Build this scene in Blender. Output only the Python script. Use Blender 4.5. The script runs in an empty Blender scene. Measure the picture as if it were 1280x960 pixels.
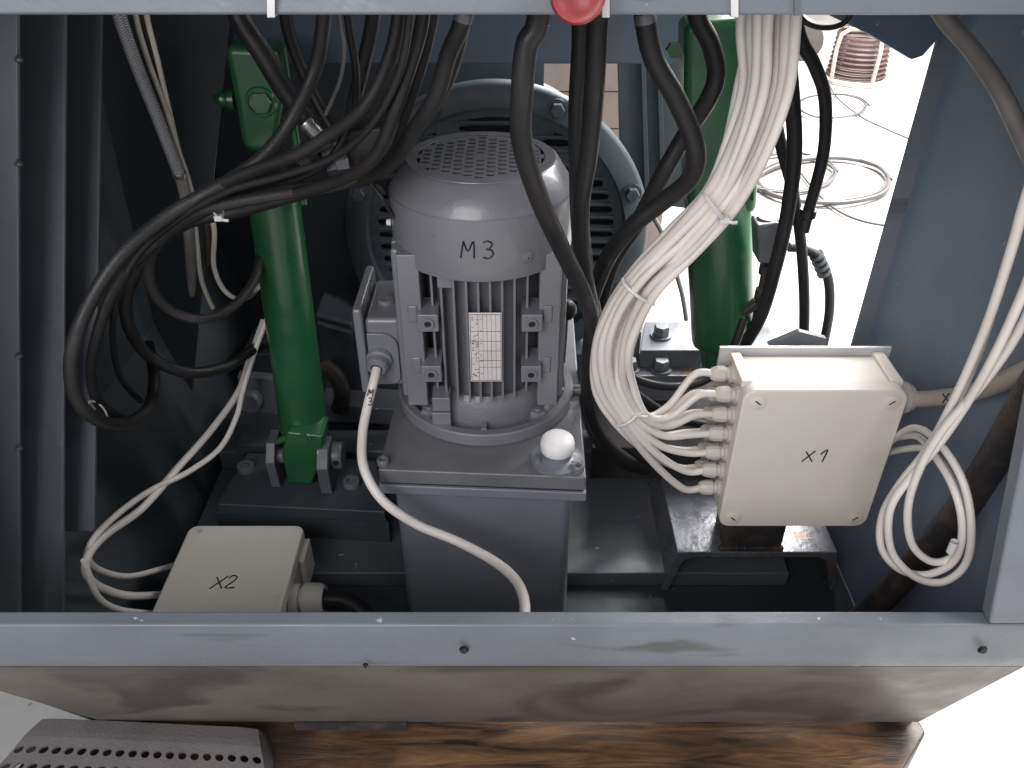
import bpy, math, random
from mathutils import Vector, Matrix
random.seed(7)
PI = math.pi
S = bpy.context.scene
COL = S.collection
# ------------------------------------------------------------------ camera, world, lamps, exposure
CZ = 0.86                       # camera height above the workshop floor
PITCH = math.radians(35.0)
FPX = 1029.0                    # focal length in photo pixels (1280 wide)
cam = bpy.data.cameras.new('camera'); cam.lens = 36 * FPX / 1280; cam.sensor_width = 36
cam.clip_start = 0.02; cam.clip_end = 60
co = bpy.data.objects.new('camera', cam); COL.objects.link(co)
co.location = (0, 0, CZ); co.rotation_euler = (PI / 2 - PITCH, 0, 0)
S.camera = co
w = bpy.data.worlds.new('World'); S.world = w; w.use_nodes = True
bg = w.node_tree.nodes['Background']; bg.inputs[0].default_value = (0.86, 0.92, 1.0, 1); bg.inputs[1].default_value = 0.60

def area(name, loc, target, size, power, color=(1, 1, 1), sy=None):
    l = bpy.data.lights.new(name, 'AREA'); l.energy = power; l.color = color
    l.shape = 'RECTANGLE'; l.size = size; l.size_y = sy or size
    o = bpy.data.objects.new(name, l); COL.objects.link(o)
    o.location = loc
    o.rotation_euler = (Vector(target) - Vector(loc)).to_track_quat('-Z', 'Y').to_euler()
    return o
area('daylight_rear', (1.5, 2.6, 2.1), (0.75, 1.3, 0), 2.2, 430, (1.0, 0.97, 0.96))
area('daylight_side', (1.7, 0.5, 1.6), (0.8, 0.45, 0), 0.9, 50, (1.0, 0.97, 0.96))
area('hall_light', (-0.75, -1.6, 1.70), (0.1, 0.7, 0.25), 1.5, 45, (1.0, 0.96, 0.98))
S.view_settings.view_transform = 'Standard'
S.view_settings.look = 'None'
S.view_settings.exposure = 0.0
S.view_settings.gamma = 1.0

# ------------------------------------------------------------------ pixel -> place helpers
cP, sP = math.cos(PITCH), math.sin(PITCH)
def ray(px, py):
    u = (px - 640) / FPX; v = (480 - py) / FPX
    return u, cP + v * sP, -sP + v * cP
def AY(px, py, y):              # the point of that sight line at depth y
    a, b, c = ray(px, py); t = y / b
    return Vector((a * t, y, CZ + c * t))
def AZ(px, py, z):              # the point of that sight line at height z (z measured from camera height)
    a, b, c = ray(px, py); t = z / c
    return Vector((a * t, b * t, CZ + z))
def mpp(py, y):                 # metres per photo pixel at that depth
    return y / ray(640, py)[1] / FPX
def V(x, y, z): return Vector((x, y, CZ + z))

# ------------------------------------------------------------------ materials
def mat(name, c, rough=0.5, metal=0.0, c2=None, nscale=12, nlo=0.42, nhi=0.62, bump=0.0, bscale=150,
        coat=0.0, speck=None, speck_lo=0.66, spec=0.5, rvar=0.12, sss=0, c3=None, c3scale=3.0, c3lo=0.55, stretch=None):
    m = bpy.data.materials.new(name); m.use_nodes = True
    nt = m.node_tree; N = nt.nodes; L = nt.links
    b = N['Principled BSDF']
    tc = N.new('ShaderNodeTexCoord')
    def noise(scale, detail=4, dist=0.0):
        n = N.new('ShaderNodeTexNoise'); n.inputs['Scale'].default_value = scale
        n.inputs['Detail'].default_value = detail; n.inputs['Distortion'].default_value = dist
        L.new(tc.outputs['Object'], n.inputs['Vector']); return n
    def ramp(src, lo, hi):
        r = N.new('ShaderNodeMapRange'); r.inputs['From Min'].default_value = lo; r.inputs['From Max'].default_value = hi
        L.new(src, r.inputs['Value']); return r.outputs['Result']
    def mix(f, a, bcol):
        x = N.new('ShaderNodeMix'); x.data_type = 'RGBA'
        L.new(f, x.inputs['Factor'])
        if isinstance(a, tuple): x.inputs['A'].default_value = (*a, 1)
        else: L.new(a, x.inputs['A'])
        x.inputs['B'].default_value = (*bcol, 1)
        return x.outputs['Result']
    n1 = noise(nscale, 6, 0.3)
    if c2 is None: c2 = tuple(k * 0.82 for k in c)
    colr = mix(ramp(n1.outputs['Fac'], nlo, nhi), c, c2)
    if c3:
        nn = noise(c3scale, 6, 0.8)
        if stretch:
            mp = N.new('ShaderNodeMapping'); mp.inputs['Scale'].default_value = stretch
            L.new(tc.outputs['Object'], mp.inputs['Vector']); L.new(mp.outputs['Vector'], nn.inputs['Vector'])
        colr = mix(ramp(nn.outputs['Fac'], c3lo, c3lo + 0.08), colr, c3)
    if speck: colr = mix(ramp(noise(95, 3).outputs['Fac'], speck_lo, speck_lo + 0.03), colr, speck)
    L.new(colr, b.inputs['Base Color'])
    n2 = noise(nscale * 4, 4)
    r = N.new('ShaderNodeMapRange'); r.inputs['To Min'].default_value = max(0.03, rough - rvar); r.inputs['To Max'].default_value = min(1, rough + rvar)
    r.inputs['From Min'].default_value = 0.3; r.inputs['From Max'].default_value = 0.7
    L.new(n2.outputs['Fac'], r.inputs['Value']); L.new(r.outputs['Result'], b.inputs['Roughness'])
    b.inputs['Metallic'].default_value = metal
    b.inputs['Coat Weight'].default_value = coat; b.inputs['Coat Roughness'].default_value = 0.12
    b.inputs['Specular IOR Level'].default_value = spec
    if sss:
        b.inputs['Subsurface Weight'].default_value = sss; b.inputs['Subsurface Scale'].default_value = 0.004
    if bump:
        bp = N.new('ShaderNodeBump'); bp.inputs['Strength'].default_value = bump; bp.inputs['Distance'].default_value = 0.001
        L.new(noise(bscale, 3).outputs['Fac'], bp.inputs['Height']); L.new(bp.outputs['Normal'], b.inputs['Normal'])
    return m

M = {}
M['frame'] = mat('blue_grey_frame_paint', (0.158, 0.176, 0.196), 0.42, c2=(0.132, 0.147, 0.163), nscale=7, bump=0.25, bscale=220, speck=(0.42, 0.43, 0.44), speck_lo=0.72, c3=(0.085, 0.088, 0.088), c3scale=5, c3lo=0.60, stretch=(0.8, 5, 5))
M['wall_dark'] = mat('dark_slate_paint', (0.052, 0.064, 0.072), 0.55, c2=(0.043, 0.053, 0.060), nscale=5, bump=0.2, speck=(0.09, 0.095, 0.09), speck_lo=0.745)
M['wall_blue'] = mat('blue_slate_paint', (0.088, 0.115, 0.162), 0.42, c2=(0.068, 0.090, 0.125), nscale=5, nlo=0.35, nhi=0.7, bump=0.2, speck=(0.45, 0.45, 0.45), speck_lo=0.73)
M['teal'] = mat('blue_grey_cast_paint', (0.062, 0.076, 0.088), 0.48, c2=(0.048, 0.06, 0.07), nscale=9, bump=0.3, spec=0.4)
M['kick'] = mat('stained_kick_plate', (0.135, 0.120, 0.105), 0.45, c2=(0.10, 0.088, 0.077), nscale=5, bump=0.2, c3=(0.062, 0.053, 0.046), c3scale=5, c3lo=0.57, stretch=(1, 1.6, 1.6))
M['grey'] = mat('motor_grey_paint', (0.178, 0.182, 0.198), 0.36, c2=(0.16, 0.163, 0.178), nscale=8, bump=0.2, bscale=300, coat=0.3, speck=(0.15, 0.15, 0.165), speck_lo=0.72)
M['grey_cast'] = mat('cast_grey_paint', (0.172, 0.175, 0.19), 0.42, c2=(0.15, 0.153, 0.166), nscale=30, bump=0.6, bscale=260, coat=0.2)
M['tank'] = mat('tank_grey_paint', (0.175, 0.185, 0.212), 0.42, c2=(0.155, 0.164, 0.188), nscale=4, bump=0.12, bscale=300, coat=0.15, speck=(0.4, 0.4, 0.42), speck_lo=0.745)
M['plate'] = mat('dusty_grey_plate', (0.15, 0.15, 0.16), 0.42, c2=(0.125, 0.125, 0.135), nscale=14, bump=0.2, coat=0.15)
M['green'] = mat('green_gloss_paint', (0.014, 0.096, 0.034), 0.38, c2=(0.014, 0.072, 0.028), speck=(0.03,0.05,0.03), speck_lo=0.72, nscale=9, bump=0.25, bscale=120, coat=0.35)
M['rubber'] = mat('black_rubber', (0.014, 0.0135, 0.015), 0.46, c2=(0.022, 0.020, 0.020), spec=0.35, nscale=14, bump=0.15, bscale=500)
M['rubber_dusty'] = mat('dusty_rubber', (0.017, 0.0165, 0.0175), 0.5, c2=(0.028, 0.026, 0.026), spec=0.4, nscale=10, bump=0.4, bscale=420)
M['steel'] = mat('zinc_steel', (0.42, 0.42, 0.42), 0.34, metal=0.9, nscale=40, bump=0.2)
M['steel_dull'] = mat('dull_steel', (0.16, 0.17, 0.18), 0.45, metal=0.4, nscale=30, bump=0.3)
M['base'] = mat('oily_base_steel', (0.055, 0.068, 0.078), 0.55, c2=(0.040, 0.048, 0.055), nscale=9, bump=0.3, speck=(0.2, 0.2, 0.2), speck_lo=0.73)
M['base_grey'] = mat('worn_base_plate', (0.12, 0.13, 0.15), 0.45, c2=(0.08, 0.09, 0.10), nscale=7, bump=0.3, speck=(0.35, 0.35, 0.35), speck_lo=0.71)
M['channel'] = mat('rust_spotted_channel', (0.17, 0.18, 0.20), 0.30, c2=(0.12, 0.125, 0.14), nscale=16, bump=0.4, metal=0.3, c3=(0.19, 0.12, 0.08), c3scale=13)
M['burnt'] = mat('burnt_steel', (0.03, 0.028, 0.03), 0.5, c2=(0.07, 0.05, 0.04), nscale=40, bump=0.8, bscale=200)
M['boxp'] = mat('ivory_plastic', (0.74, 0.695, 0.615), 0.48, c2=(0.70, 0.65, 0.565), nscale=7, nlo=0.35, nhi=0.7, bump=0.06, bscale=300, c3=(0.64, 0.575, 0.475), c3scale=9, c3lo=0.58)
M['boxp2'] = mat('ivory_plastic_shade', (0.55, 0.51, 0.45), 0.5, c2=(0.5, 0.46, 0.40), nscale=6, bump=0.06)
M['cable'] = mat('white_cable_sheath', (0.74, 0.70, 0.655), 0.45, c2=(0.68, 0.62, 0.56), nscale=18, nlo=0.35, nhi=0.75, bump=0.08)
M['cable_b'] = mat('greyed_cable_sheath', (0.64, 0.59, 0.545), 0.5, c2=(0.55, 0.50, 0.45), nscale=25, nlo=0.4, nhi=0.7, bump=0.12)
M['cable_old'] = mat('beige_cable_sheath', (0.52, 0.47, 0.41), 0.5, c2=(0.43, 0.38, 0.33), nscale=20, bump=0.15)
M['cable_dark'] = mat('dusty_conduit', (0.20, 0.185, 0.175), 0.5, c2=(0.15, 0.14, 0.13), nscale=20, bump=0.2)
M['tie'] = mat('nylon_tie', (0.72, 0.70, 0.68), 0.35, nscale=20)
M['cap'] = mat('white_cap_plastic', (0.85, 0.84, 0.84), 0.45, c2=(0.8, 0.79, 0.78), nscale=8)
M['red'] = mat('red_knob_plastic', (0.33, 0.045, 0.042), 0.4, c2=(0.27, 0.038, 0.036), nscale=20)
M['pinkred'] = mat('faded_red', (0.62, 0.16, 0.16), 0.5)
M['ink'] = mat('marker_ink', (0.012, 0.012, 0.016), 0.5)
M['black'] = mat('black_inside', (0.012, 0.012, 0.014), 0.6)
M['label'] = mat('aluminium_label', (0.66, 0.61, 0.59), 0.45, c2=(0.60, 0.55, 0.53), nscale=60, metal=0.0)
M['coil_grey'] = mat('coil_grey_sheath', (0.10, 0.095, 0.095), 0.5)
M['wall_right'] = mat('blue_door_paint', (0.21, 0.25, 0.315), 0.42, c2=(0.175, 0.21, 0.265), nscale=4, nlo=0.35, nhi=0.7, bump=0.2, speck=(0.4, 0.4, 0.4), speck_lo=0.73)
M['panel'] = mat('slate_panel_paint', (0.074, 0.086, 0.098), 0.5, c2=(0.064, 0.074, 0.084), nscale=5, bump=0.25, speck=(0.13, 0.13, 0.13), speck_lo=0.74)
M['bed'] = mat('matt_grimy_bed', (0.035, 0.033, 0.035), 0.85, c2=(0.02, 0.02, 0.021), nscale=20, spec=0.1)
M['floor'] = mat('concrete_floor', (0.40, 0.39, 0.37), 0.6, c2=(0.34, 0.33, 0.31), nscale=6, bump=0.4, bscale=80, speck=(0.2, 0.2, 0.19), speck_lo=0.70)
M['tray'] = mat('grey_tray_plastic', (0.125, 0.110, 0.108), 0.6, c2=(0.10, 0.088, 0.086), nscale=10, bump=0.7, bscale=350)
M['wood_pale'] = mat('pale_wood', (0.30, 0.245, 0.225), 0.6, c2=(0.24, 0.19, 0.17), nscale=9)
M['copper'] = mat('spooled_wire', (0.13, 0.085, 0.075), 0.5, nscale=30)
M['label_paint'] = mat('bright_zinc_sheet', (0.62, 0.62, 0.62), 0.4, metal=0.2)

def wood_mat():
    m = bpy.data.materials.new('oily_wood'); m.use_nodes = True
    N = m.node_tree.nodes; L = m.node_tree.links; b = N['Principled BSDF']
    tc = N.new('ShaderNodeTexCoord'); mp = N.new('ShaderNodeMapping'); mp.inputs['Scale'].default_value = (1.0, 8, 8)
    L.new(tc.outputs['Object'], mp.inputs['Vector'])
    n = N.new('ShaderNodeTexNoise'); n.inputs['Scale'].default_value = 9; n.inputs['Detail'].default_value = 8; n.inputs['Distortion'].default_value = 0.6; n.inputs['Roughness'].default_value = 0.7
    L.new(mp.outputs['Vector'], n.inputs['Vector'])
    cr = N.new('ShaderNodeValToRGB'); e = cr.color_ramp.elements
    e[0].position = 0.36; e[0].color = (0.022, 0.013, 0.008, 1)
    e[1].position = 0.72; e[1].color = (0.30, 0.165, 0.075, 1)
    k = cr.color_ramp.elements.new(0.50); k.color = (0.125, 0.064, 0.030, 1)
    L.new(n.outputs['Fac'], cr.inputs['Fac'])
    n2 = N.new('ShaderNodeTexNoise'); n2.inputs['Scale'].default_value = 7; n2.inputs['Detail'].default_value = 5
    L.new(tc.outputs['Object'], n2.inputs['Vector'])
    mr = N.new('ShaderNodeMapRange'); mr.inputs['From Min'].default_value = 0.48; mr.inputs['From Max'].default_value = 0.68
    L.new(n2.outputs['Fac'], mr.inputs['Value'])
    mx = N.new('ShaderNodeMix'); mx.data_type = 'RGBA'; L.new(mr.outputs['Result'], mx.inputs['Factor'])
    L.new(cr.outputs['Color'], mx.inputs['A']); mx.inputs['B'].default_value = (0.030, 0.017, 0.010, 1)
    L.new(mx.outputs['Result'], b.inputs['Base Color']); b.inputs['Roughness'].default_value = 0.45
    bp = N.new('ShaderNodeBump'); bp.inputs['Distance'].default_value = 0.002; bp.inputs['Strength'].default_value = 0.9
    L.new(n.outputs['Fac'], bp.inputs['Height']); L.new(bp.outputs['Normal'], b.inputs['Normal'])
    return m
M['wood'] = wood_mat()
def braid_mat(name, c, c2, metal, scale_u, scale_v, rough):
    m = bpy.data.materials.new(name); m.use_nodes = True
    N = m.node_tree.nodes; L = m.node_tree.links; b = N['Principled BSDF']
    uv = N.new('ShaderNodeUVMap'); uv.uv_map = 'UVMap'
    sep = N.new('ShaderNodeSeparateXYZ'); L.new(uv.outputs['UV'], sep.inputs['Vector'])
    def mth(op, a, bb):
        n = N.new('ShaderNodeMath'); n.operation = op
        for i, k in enumerate((a, bb)):
            if k is None: continue
            if isinstance(k, (int, float)): n.inputs[i].default_value = k
            else: L.new(k, n.inputs[i])
        return n.outputs[0]
    U = mth('MULTIPLY', sep.outputs['X'], scale_u * 2 * PI); W = mth('MULTIPLY', sep.outputs['Y'], scale_v * 2 * PI)
    a = mth('SINE', mth('ADD', U, W), None); c_ = mth('SINE', mth('SUBTRACT', U, W), None)
    h = mth('MULTIPLY_ADD', mth('MAXIMUM', a, c_), 0.5); h.node.inputs[2].default_value = 0.5
    mx = N.new('ShaderNodeMix'); mx.data_type = 'RGBA'; L.new(h, mx.inputs['Factor'])
    mx.inputs['A'].default_value = (*c2, 1); mx.inputs['B'].default_value = (*c, 1)
    L.new(mx.outputs['Result'], b.inputs['Base Color'])
    b.inputs['Metallic'].default_value = metal; b.inputs['Roughness'].default_value = rough
    bp = N.new('ShaderNodeBump'); bp.inputs['Distance'].default_value = 0.0006; bp.inputs['Strength'].default_value = 0.8
    L.new(h, bp.inputs['Height']); L.new(bp.outputs['Normal'], b.inputs['Normal'])
    return m
M['braid'] = braid_mat('steel_braid', (0.36, 0.36, 0.37), (0.07, 0.07, 0.075), 0.6, 8, 420, 0.45)
M['braid_dark'] = braid_mat('dark_braid', (0.06, 0.055, 0.055), (0.02, 0.019, 0.02), 0.2, 10, 420, 0.36)

# ------------------------------------------------------------------ geometry builder
class G:
    def __init__(s): s.v = []; s.f = []; s.uv = {}
    def add(s, vs, fs):
        o = len(s.v); s.v += [Vector(p) for p in vs]
        s.f += [tuple(i + o for i in f) for f in fs]; return s
    def box(s, a, b):
        x0, y0, z0 = a; x1, y1, z1 = b
        vs = [(x0,y0,z0),(x1,y0,z0),(x1,y1,z0),(x0,y1,z0),(x0,y0,z1),(x1,y0,z1),(x1,y1,z1),(x0,y1,z1)]
        return s.add(vs, [(0,3,2,1),(4,5,6,7),(0,1,5,4),(1,2,6,5),(2,3,7,6),(3,0,4,7)])
    def hexa(s, q, ext):        # quad q (4 corners) pushed along ext
        e = Vector(ext); q = [Vector(p) for p in q]
        n = (q[1] - q[0]).cross(q[3] - q[0])
        if n.dot(e) > 0: q = q[::-1]
        return s.add(q + [p + e for p in q], [(0,1,2,3),(7,6,5,4),(0,4,5,1),(1,5,6,2),(2,6,7,3),(3,7,4,0)])
    def prism(s, poly, ext):    # any planar polygon pushed along ext
        e = Vector(ext); q = [Vector(p) for p in poly]; n = len(q)
        nn = Vector((0, 0, 0))
        for i in range(n): nn += q[i].cross(q[(i + 1) % n])
        if nn.dot(e) > 0: q = q[::-1]
        return s.add(q + [p + e for p in q], [tuple(range(n)), tuple(range(2 * n - 1, n - 1, -1))] + [(i, i + n, (i + 1) % n + n, (i + 1) % n) for i in range(n)])
    def ring_frames(s, d):
        d = d.normalized(); a = Vector((0, 0, 1)) if abs(d.z) < 0.9 else Vector((1, 0, 0))
        u = d.cross(a).normalized(); return u, d.cross(u).normalized()
    def lathe(s, prof, origin, axis=(0, 0, 1), n=32, ph=0.0):   # prof: list (r, h) along the axis
        ax = Vector(axis).normalized(); u, v = s.ring_frames(ax); o = Vector(origin)
        vs = []; idx = []
        for r, h in prof:
            if r < 1e-7: idx.append([len(vs)]); vs.append(o + ax * h)
            else:
                idx.append(list(range(len(vs), len(vs) + n)))
                for k in range(n):
                    t = 2 * PI * (k + ph) / n; vs.append(o + ax * h + (u * math.cos(t) + v * math.sin(t)) * r)
        fs = []
        for a, b in zip(idx, idx[1:]):
            for k in range(n):
                k2 = (k + 1) % n
                if len(a) == 1 and len(b) == 1: continue
                if len(a) == 1: fs.append((a[0], b[k2], b[k]))
                elif len(b) == 1: fs.append((a[k], a[k2], b[0]))
                else: fs.append((a[k], a[k2], b[k2], b[k]))
        return s.add(vs, fs)
    def cyl(s, p0, p1, r0, r1=None, n=24):
        p0 = Vector(p0); p1 = Vector(p1); r1 = r0 if r1 is None else r1; h = (p1 - p0).length
        return s.lathe([(0, 0), (r0, 0), (r1, h), (0, h)], p0, p1 - p0, n)
    def tube(s, pts, r, n=12, sub=6, closed=False, flat=None):
        P = smooth(pts, sub, closed); m = len(P)
        T = [((P[(i + 1) % m] if closed else P[min(i + 1, m - 1)]) - (P[i - 1] if (closed or i) else P[0])).normalized() for i in range(m)]
        u, _ = s.ring_frames(T[0]); vs = []; L = 0; base = len(s.v); nf = len(s.f)
        us = [u]
        for i in range(1, m):
            u = u - T[i] * u.dot(T[i]); u.normalize(); us.append(u)
        lens = []
        for i in range(m):
            if i: L += (P[i] - P[i - 1]).length
            lens.append(L); w_ = T[i].cross(us[i])
            rr = r(i / (m - 1)) if callable(r) else r
            for k in range(n):
                t = 2 * PI * k / n; vs.append(P[i] + (us[i] * math.cos(t) + w_ * math.sin(t)) * rr)
        fs = []
        for i in range(m if closed else m - 1):
            j = (i + 1) % m
            for k in range(n):
                k2 = (k + 1) % n; fs.append((i * n + k, i * n + k2, j * n + k2, j * n + k))
                s.uv[nf + len(fs) - 1] = ((k / n, lens[i]), ((k + 1) / n, lens[i]), ((k + 1) / n, lens[j]), (k / n, lens[j]))
        if not closed: fs += [tuple(range(n - 1, -1, -1)), tuple((m - 1) * n + k for k in range(n))]
        return s.add(vs, fs)
    def hexbolt(s, c, axis, r, h, washer=True):
        c = Vector(c); ax = Vector(axis).normalized(); b = 0
        if washer: s.lathe([(0, 0), (r * 1.35, 0), (r * 1.35, h * 0.22), (0, h * 0.22)], c, ax, 20); b = h * 0.22
        s.lathe([(0, b), (r, b), (r, b + h * 0.85), (r * 0.86, b + h), (0, b + h)], c, ax, 6)
        return s
def smooth(pts, sub, closed=False):
    P = [Vector(p) for p in pts]; out = []; n = len(P)
    if sub <= 1 or n < 3:
        return P
    rng = range(n) if closed else range(n - 1)
    for i in rng:
        if closed: a, b, c, d = P[i - 1], P[i], P[(i + 1) % n], P[(i + 2) % n]
        else: a, b, c, d = P[max(i - 1, 0)], P[i], P[i + 1], P[min(i + 2, n - 1)]
        for k in range(sub):
            t = k / sub
            out.append(0.5 * ((2 * b) + (c - a) * t + (2 * a - 5 * b + 4 * c - d) * t * t + (3 * b - a - 3 * c + d) * t ** 3))
    if not closed: out.append(P[-1])
    return out
ROOT = {}
def build(name, g, m, parent=None, loc=None, bevel=0.0, ang=38, segs=2, origin=None):
    """One mesh object. Geometry is given in world space; parts take the origin of their thing."""
    if parent is not None: O = ROOT[parent.name]
    else: O = Vector(loc) if loc is not None else g_base(g)
    me = bpy.data.meshes.new(name)
    L = Vector(origin) if origin is not None else O
    me.from_pydata([tuple(p - L) for p in g.v], [], g.f)
    if g.uv:
        uvl = me.uv_layers.new(name='UVMap')
        for fi, q in g.uv.items():
            p = me.polygons[fi]
            for li, c in zip(p.loop_indices, q): uvl.data[li].uv = c
    me.materials.append(M[m]); me.polygons.foreach_set('use_smooth', [True] * len(me.polygons))
    me.set_sharp_from_angle(angle=math.radians(ang))
    o = bpy.data.objects.new(name, me); COL.objects.link(o)
    if parent is not None:
        o.parent = parent
        o.location = (L - O) if origin is not None else (0, 0, 0)
    else: o.location = L
    ROOT[o.name] = L
    if bevel:
        b = o.modifiers.new('bevel', 'BEVEL'); b.width = bevel; b.segments = segs; b.limit_method = 'ANGLE'; b.angle_limit = math.radians(40); b.harden_normals = True
    return o
def g_base(g):
    n = len(g.v); c = sum(g.v, Vector()) / n; return Vector((c.x, c.y, min(p.z for p in g.v)))
def tag(o, label=None, cat=None, group=None, kind=None):
    if label: o['label'] = label
    if cat: o['category'] = cat
    if group: o['group'] = group
    if kind: o['kind'] = kind
    return o
def thing(name, label, cat, loc, group=None):
    o = bpy.data.objects.new(name, None); o.empty_display_size = 0.02; COL.objects.link(o); o.location = loc
    ROOT[o.name] = Vector(loc); return tag(o, label, cat, group)
def again(o, parent, wloc):     # another copy of a part that shares its mesh
    c = o.copy(); COL.objects.link(c); c.parent = parent; c.location = Vector(wloc) - ROOT[parent.name]; return c

def bump_cells(g, cells, fn, depth, nseg=16):
    """Plate built of cells, each with an opening right through: cell=(cx,cy,w,h,rx,ry,pow)"""
    for cx, cy, w_, h_, rx, ry, pw in cells:
        if rx <= 0:
            g.add([fn(cx - w_/2, cy - h_/2, 0), fn(cx + w_/2, cy - h_/2, 0), fn(cx + w_/2, cy + h_/2, 0), fn(cx - w_/2, cy + h_/2, 0)], [(0, 1, 2, 3)]); continue
        th = sorted(set([round(math.atan2(ry * math.sin(2 * PI * (k + .5) / nseg) , rx * math.cos(2 * PI * (k + .5) / nseg)) % (2 * PI), 6) for k in range(nseg)] + [0.0, round(PI, 6)] + [round(math.atan2(sy * h_, sx * w_) % (2 * PI), 6) for sx in (-1, 1) for sy in (-1, 1)]))
        vs = []
        for t in th:
            c, s_ = math.cos(t), math.sin(t)
            ro = min((w_ / 2) / max(abs(c), 1e-9), (h_ / 2) / max(abs(s_), 1e-9))
            ri = 1 / ((abs(c) / rx) ** pw + (abs(s_) / ry) ** pw) ** (1 / pw)
            vs += [fn(cx + c * ro, cy + s_ * ro, 0), fn(cx + c * ri, cy + s_ * ri, 0), fn(cx + c * ri, cy + s_ * ri, depth)]
        n = len(th); fs = []
        for i in range(n):
            j = (i + 1) % n
            fs += [(3*i, 3*j, 3*j+1, 3*i+1), (3*i+1, 3*j+1, 3*j+2, 3*i+2)]
        g.add(vs, fs)
    return g

# marker strokes -------------------------------------------------------------
GLY = {
 'M': [[(0, 0), (0.12, 0.98)], [(0.12, 0.98), (0.38, 0.42), (0.66, 1.0), (0.72, 0.02)]],
 '3': [[(0.05, 0.92), (0.3, 1.0), (0.52, 0.82), (0.4, 0.58), (0.22, 0.54)], [(0.22, 0.54), (0.5, 0.46), (0.6, 0.22), (0.38, 0.0), (0.08, 0.06)]],
 'X': [[(0.02, 0.92), (0.72, 0.02)], [(0.66, 1.0), (0.0, 0.0)]],
 '1': [[(0.0, 0.62), (0.34, 1.0), (0.30, 0.0)]],
 '2': [[(0.05, 0.76), (0.2, 0.98), (0.48, 0.92), (0.46, 0.6), (0.05, 0.04), (0.62, 0.04)]],
}
def write(g, text, org, ux, uy, h, r, adv=1.0, fn=None):
    x = 0
    for ch in text:
        for st in GLY[ch]:
            P = [Vector(org) + ux * (x + a) * h + uy * b * h for a, b in st]
            if fn: P = [fn(p) for p in smooth(P, 4)]; g.tube(P, r, 6, 1)
            else: g.tube(P, r, 6, 5 if len(P) > 2 else 1)
        x += adv

# ================================================================== SETTING
FL = -CZ
def floor_z(x, y): return 0
g = G(); g.add([(-6, -3, 0), (6, -3, 0), (6, 9, 0), (-6, 9, 0)], [(0, 1, 2, 3)])
tag(build('workshop_floor', g, 'floor', loc=(0, 0, 0)), kind='structure')
g = G(); g.box(V(-6, 4.6, -0.86), V(6, 4.7, 2.0))
tag(build('workshop_wall', g, 'wood_pale', loc=V(0, 4.6, -0.86)), kind='structure')

# ---- machine cabinet (one thing: walls, front frame, base)
cab = thing('machine_cabinet', 'blue grey painted steel machine cabinet with open front holding motor, hoses and cables', 'machine cabinet', V(0, 0.6, -0.75))
def fy(z): return 0.40 + 0.15 * (z + 0.5)
ZT = 0.06
# sill
def sect(x0, x1, prof):
    gg = G(); n = len(prof)
    vs = [V(x0, y, z) for y, z in prof] + [V(x1, y, z) for y, z in prof]
    gg.add(vs, [tuple(range(n)), tuple(range(2*n-1, n-1, -1))] + [(i, i + n, (i + 1) % n + n, (i + 1) % n) for i in range(n)])
    return gg
sl = build('front_sill', sect(-0.47, 0.405, [(0.4000, -0.500), (0.3985, -0.5365), (0.4045, -0.556), (0.414, -0.556), (0.4135, -0.500)]), 'frame', cab, bevel=0.002)
# right and left post
for x0, x1 in ((0.346, 0.405), (-0.47, -0.425)):
    xt = -0.060 if x0 > 0 else 0
    q = [V(x0 + (0.010 if x0 > 0 else 0), fy(-0.499), -0.499), V(x1, fy(-0.499), -0.499), V(x1, fy(ZT), ZT), V(x0 + xt * 0.85, fy(ZT), ZT)]
    build('front_post', G().hexa(q, (0, 0.0135, 0)), 'frame', cab, bevel=0.002)
tb = build('top_beam', G().hexa([AY(-60, 19.5, 0.46), AY(1340, 19.5, 0.46), V(0.49, 0.475, 0.02), V(-0.49, 0.475, 0.02)], (0, 0.012, 0)), 'frame', cab, bevel=0.002)
# bolt holes in the sill: countersunk dark plugs
for px, py, r in ((580, 812, 0.0028), (457, 831, 0.0016), (1228, 812, 0.0028)):
    p = AY(px, py, 0.3955)
    build('bolt_hole', G().lathe([(r * 1.35, 0), (r, -0.0006), (r * 0.9, 0.002), (0, 0.002)], p, (0, -1, 0.1), 14), 'black', cab)
# kick plate leaning in under the sill
k = [V(-0.470, 0.4045, -0.5555), V(0.405, 0.4045, -0.5555), V(0.405, 0.478, -0.745), V(-0.405, 0.478, -0.745)]
build('kick_plate', G().hexa(k, (0, 0.006, 0)), 'kick', cab)
build('notch_shade', G().box(V(-0.215, 0.473, -0.7515), V(-0.104, 0.4765, -0.740)), 'burnt', cab)  # dark strip standing in for the shade in the plate's lower notch
build('bottom_plate', G().box(V(-0.404, 0.486, -0.772), V(0.404, 1.25, -0.768)), 'base', cab)
# side walls
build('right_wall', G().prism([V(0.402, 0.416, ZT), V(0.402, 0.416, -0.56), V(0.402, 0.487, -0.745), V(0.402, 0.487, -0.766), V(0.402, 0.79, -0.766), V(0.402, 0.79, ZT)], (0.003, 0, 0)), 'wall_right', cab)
build('right_wall_edge', G().hexa([V(0.386, 0.7905, -0.766), V(0.405, 0.7905, -0.766), V(0.405, 0.7905, ZT), V(0.386, 0.7905, ZT)], (0, 0.004, 0)), 'frame', cab)
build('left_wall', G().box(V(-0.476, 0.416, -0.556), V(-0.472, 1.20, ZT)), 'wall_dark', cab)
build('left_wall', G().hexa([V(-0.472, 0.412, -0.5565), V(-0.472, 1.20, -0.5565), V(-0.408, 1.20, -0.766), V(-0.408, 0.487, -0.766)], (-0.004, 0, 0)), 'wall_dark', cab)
build('light_block_cover', G().box(V(-0.476, 0.49, ZT + 0.001), V(0.405, 1.10, ZT + 0.005)), 'wall_dark', cab)  # unseen roof, added to keep ambient light out of the cabinet
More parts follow.
